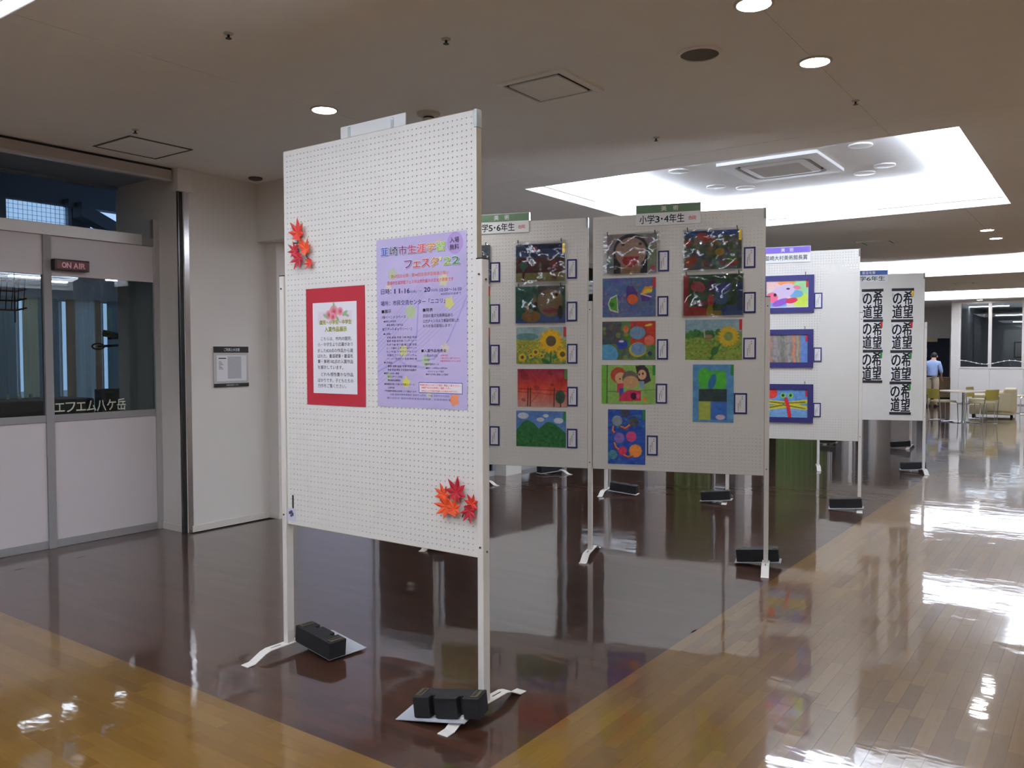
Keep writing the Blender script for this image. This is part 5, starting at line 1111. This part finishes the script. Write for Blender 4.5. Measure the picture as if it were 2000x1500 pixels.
V = [(0, 0, .86), (0, .0, 1.0), (0, .01, 1.18), (0, .03, 1.33), (0, .07, 1.41), (0, .12, 1.47), (0, .15, 1.56),
     (.17, .03, 1.32), (.235, .03, 1.08), (.20, .16, .92), (-.17, .03, 1.32), (-.235, .03, 1.08), (-.20, .16, .92),
     (.09, 0, .82), (.105, .01, .46), (.11, -.02, .08), (.115, .09, .035), (-.09, 0, .82), (-.10, .0, .46), (-.11, -.02, .08), (-.115, .09, .035), (.19, .20, .86), (-.19, .20, .86)]
E_ = [(0, 1), (1, 2), (2, 3), (3, 4), (4, 5), (5, 6), (3, 7), (7, 8), (8, 9), (3, 10), (10, 11), (11, 12), (0, 13), (13, 14), (14, 15), (15, 16), (0, 17), (17, 18), (18, 19), (19, 20), (9, 21), (12, 22)]
R_ = [(.13, .09), (.135, .09), (.15, .10), (.14, .09), .055, (.075, .09), (.065, .08), .058, .042, .030, .058, .042, .030, .085, .055, .038, .03, .085, .055, .038, .03, (.036, .018), (.036, .018)]
for s, w_ in ((1, 21), (-1, 22)):                      # five fingers on each hand, curled forward
    bx, by, bz = V[w_]
    for k, (dx, ln) in enumerate(((-.03, .05), (-.011, .07), (.008, .078), (.026, .066))):
        i = len(V); V += [(bx+dx, by+.015, bz-.03), (bx+dx, by+.03, bz-.03-ln*.6), (bx+dx, by+.055, bz-.035-ln*.8)]; E_ += [(w_, i), (i, i+1), (i+1, i+2)]; R_ += [.0095, .009, .008]
    i = len(V); V += [(bx-s*.045, by+.03, bz-.005), (bx-s*.055, by+.06, bz-.03)]; E_ += [(w_, i), (i, i+1)]; R_ += [.011, .009]
body = skin('body', V, E_, R_, SKIN, man)
sv = [0, 1, 2, 3, 7, 8, 10, 11]; V2 = [V[i] for i in (1, 2, 3, 7, 8, 10, 11)]; V2[0] = (0, 0, .80); V2 += [(0, .045, 1.385), (.222, .09, 1.0), (-.222, .09, 1.0)]
skin('shirt', V2, [(0, 1), (1, 2), (2, 3), (3, 4), (2, 5), (5, 6), (2, 7), (4, 8), (6, 9)], [(.150, .115), (.175, .125), (.165, .112), .078, .060, .078, .060, .07, .05, .05], SHIRT, man)
skin('trousers', [(0, 0, 1.02), (.095, 0, .80), (.105, .01, .46), (.11, -.015, .09), (-.095, 0, .80), (-.10, 0, .46), (-.11, -.015, .09)], [(0, 1), (1, 2), (2, 3), (0, 4), (4, 5), (5, 6)], [(.150, .112), (.115, .12), .075, .065, (.115, .12), .075, .065], TROU, man)
G().lathe([(.001, 0), (.155, 0), (.16, .02), (.155, .04), (.001, .04)], (0, 0, 0), 24).obj('belt', BLACK, man, smooth=True, loc=(0, 0, .90)); bpy.context.view_layer.update()
b_ = [o for o in man.children if o.name.startswith('belt')][0]; b_.scale = (1.16, .86, 1)
hm = bmesh.new(); bmesh.ops.create_uvsphere(hm, u_segments=18, v_segments=12, radius=1)
for v in hm.verts: v.co = Vector((v.co.x*.086, v.co.y*.098-.012, v.co.z*.098)) if v.co.y < .35 or v.co.z > .35 else Vector((v.co.x*.07, .02, v.co.z*.07))
me = bpy.data.meshes.new('hair'); hm.to_mesh(me); hm.free(); me.materials.append(HAIR); me.polygons.foreach_set('use_smooth', [True]*len(me.polygons))
o = link('hair', me, man, (0, .135, 1.545)); o.rotation_euler = (-.4, 0, 0)
for s in (-1, 1):
    G().lathe([(.012, -.028), (.02, 0), (.012, .03)], (0, 0, 0), 10).obj('ear', SKIN, man, smooth=True, loc=(s*.083, .14, 1.52))
    G().box((-.02, -.03, -.003), (.02, .0, .003)).obj('eyebrow', HAIR, man, loc=(s*.032, .245, 1.535)); G().lathe([(.001, -.008), (.012, 0), (.001, .008)], (0, 0, 0), 10).obj('eye', DARK, man, loc=(s*.032, .232, 1.515))
    G().box((-.045, -.10, 0), (.045, .16, .07)).obj('shoe', BLACK, man, bev=.025, seg=3, smooth=True, loc=(s*.112, 0, 0))
G().add([(0, .235, 1.52), (-.016, .235, 1.485), (.016, .235, 1.485), (0, .268, 1.483)], [(0, 1, 3), (0, 3, 2), (1, 2, 3), (0, 2, 1)]).obj('nose', SKIN, man); G().box((-.024, .225, 1.452), (.024, .238, 1.460)).obj('mouth', mat('lips', (160, 90, 84), .6, noise=.05), man)
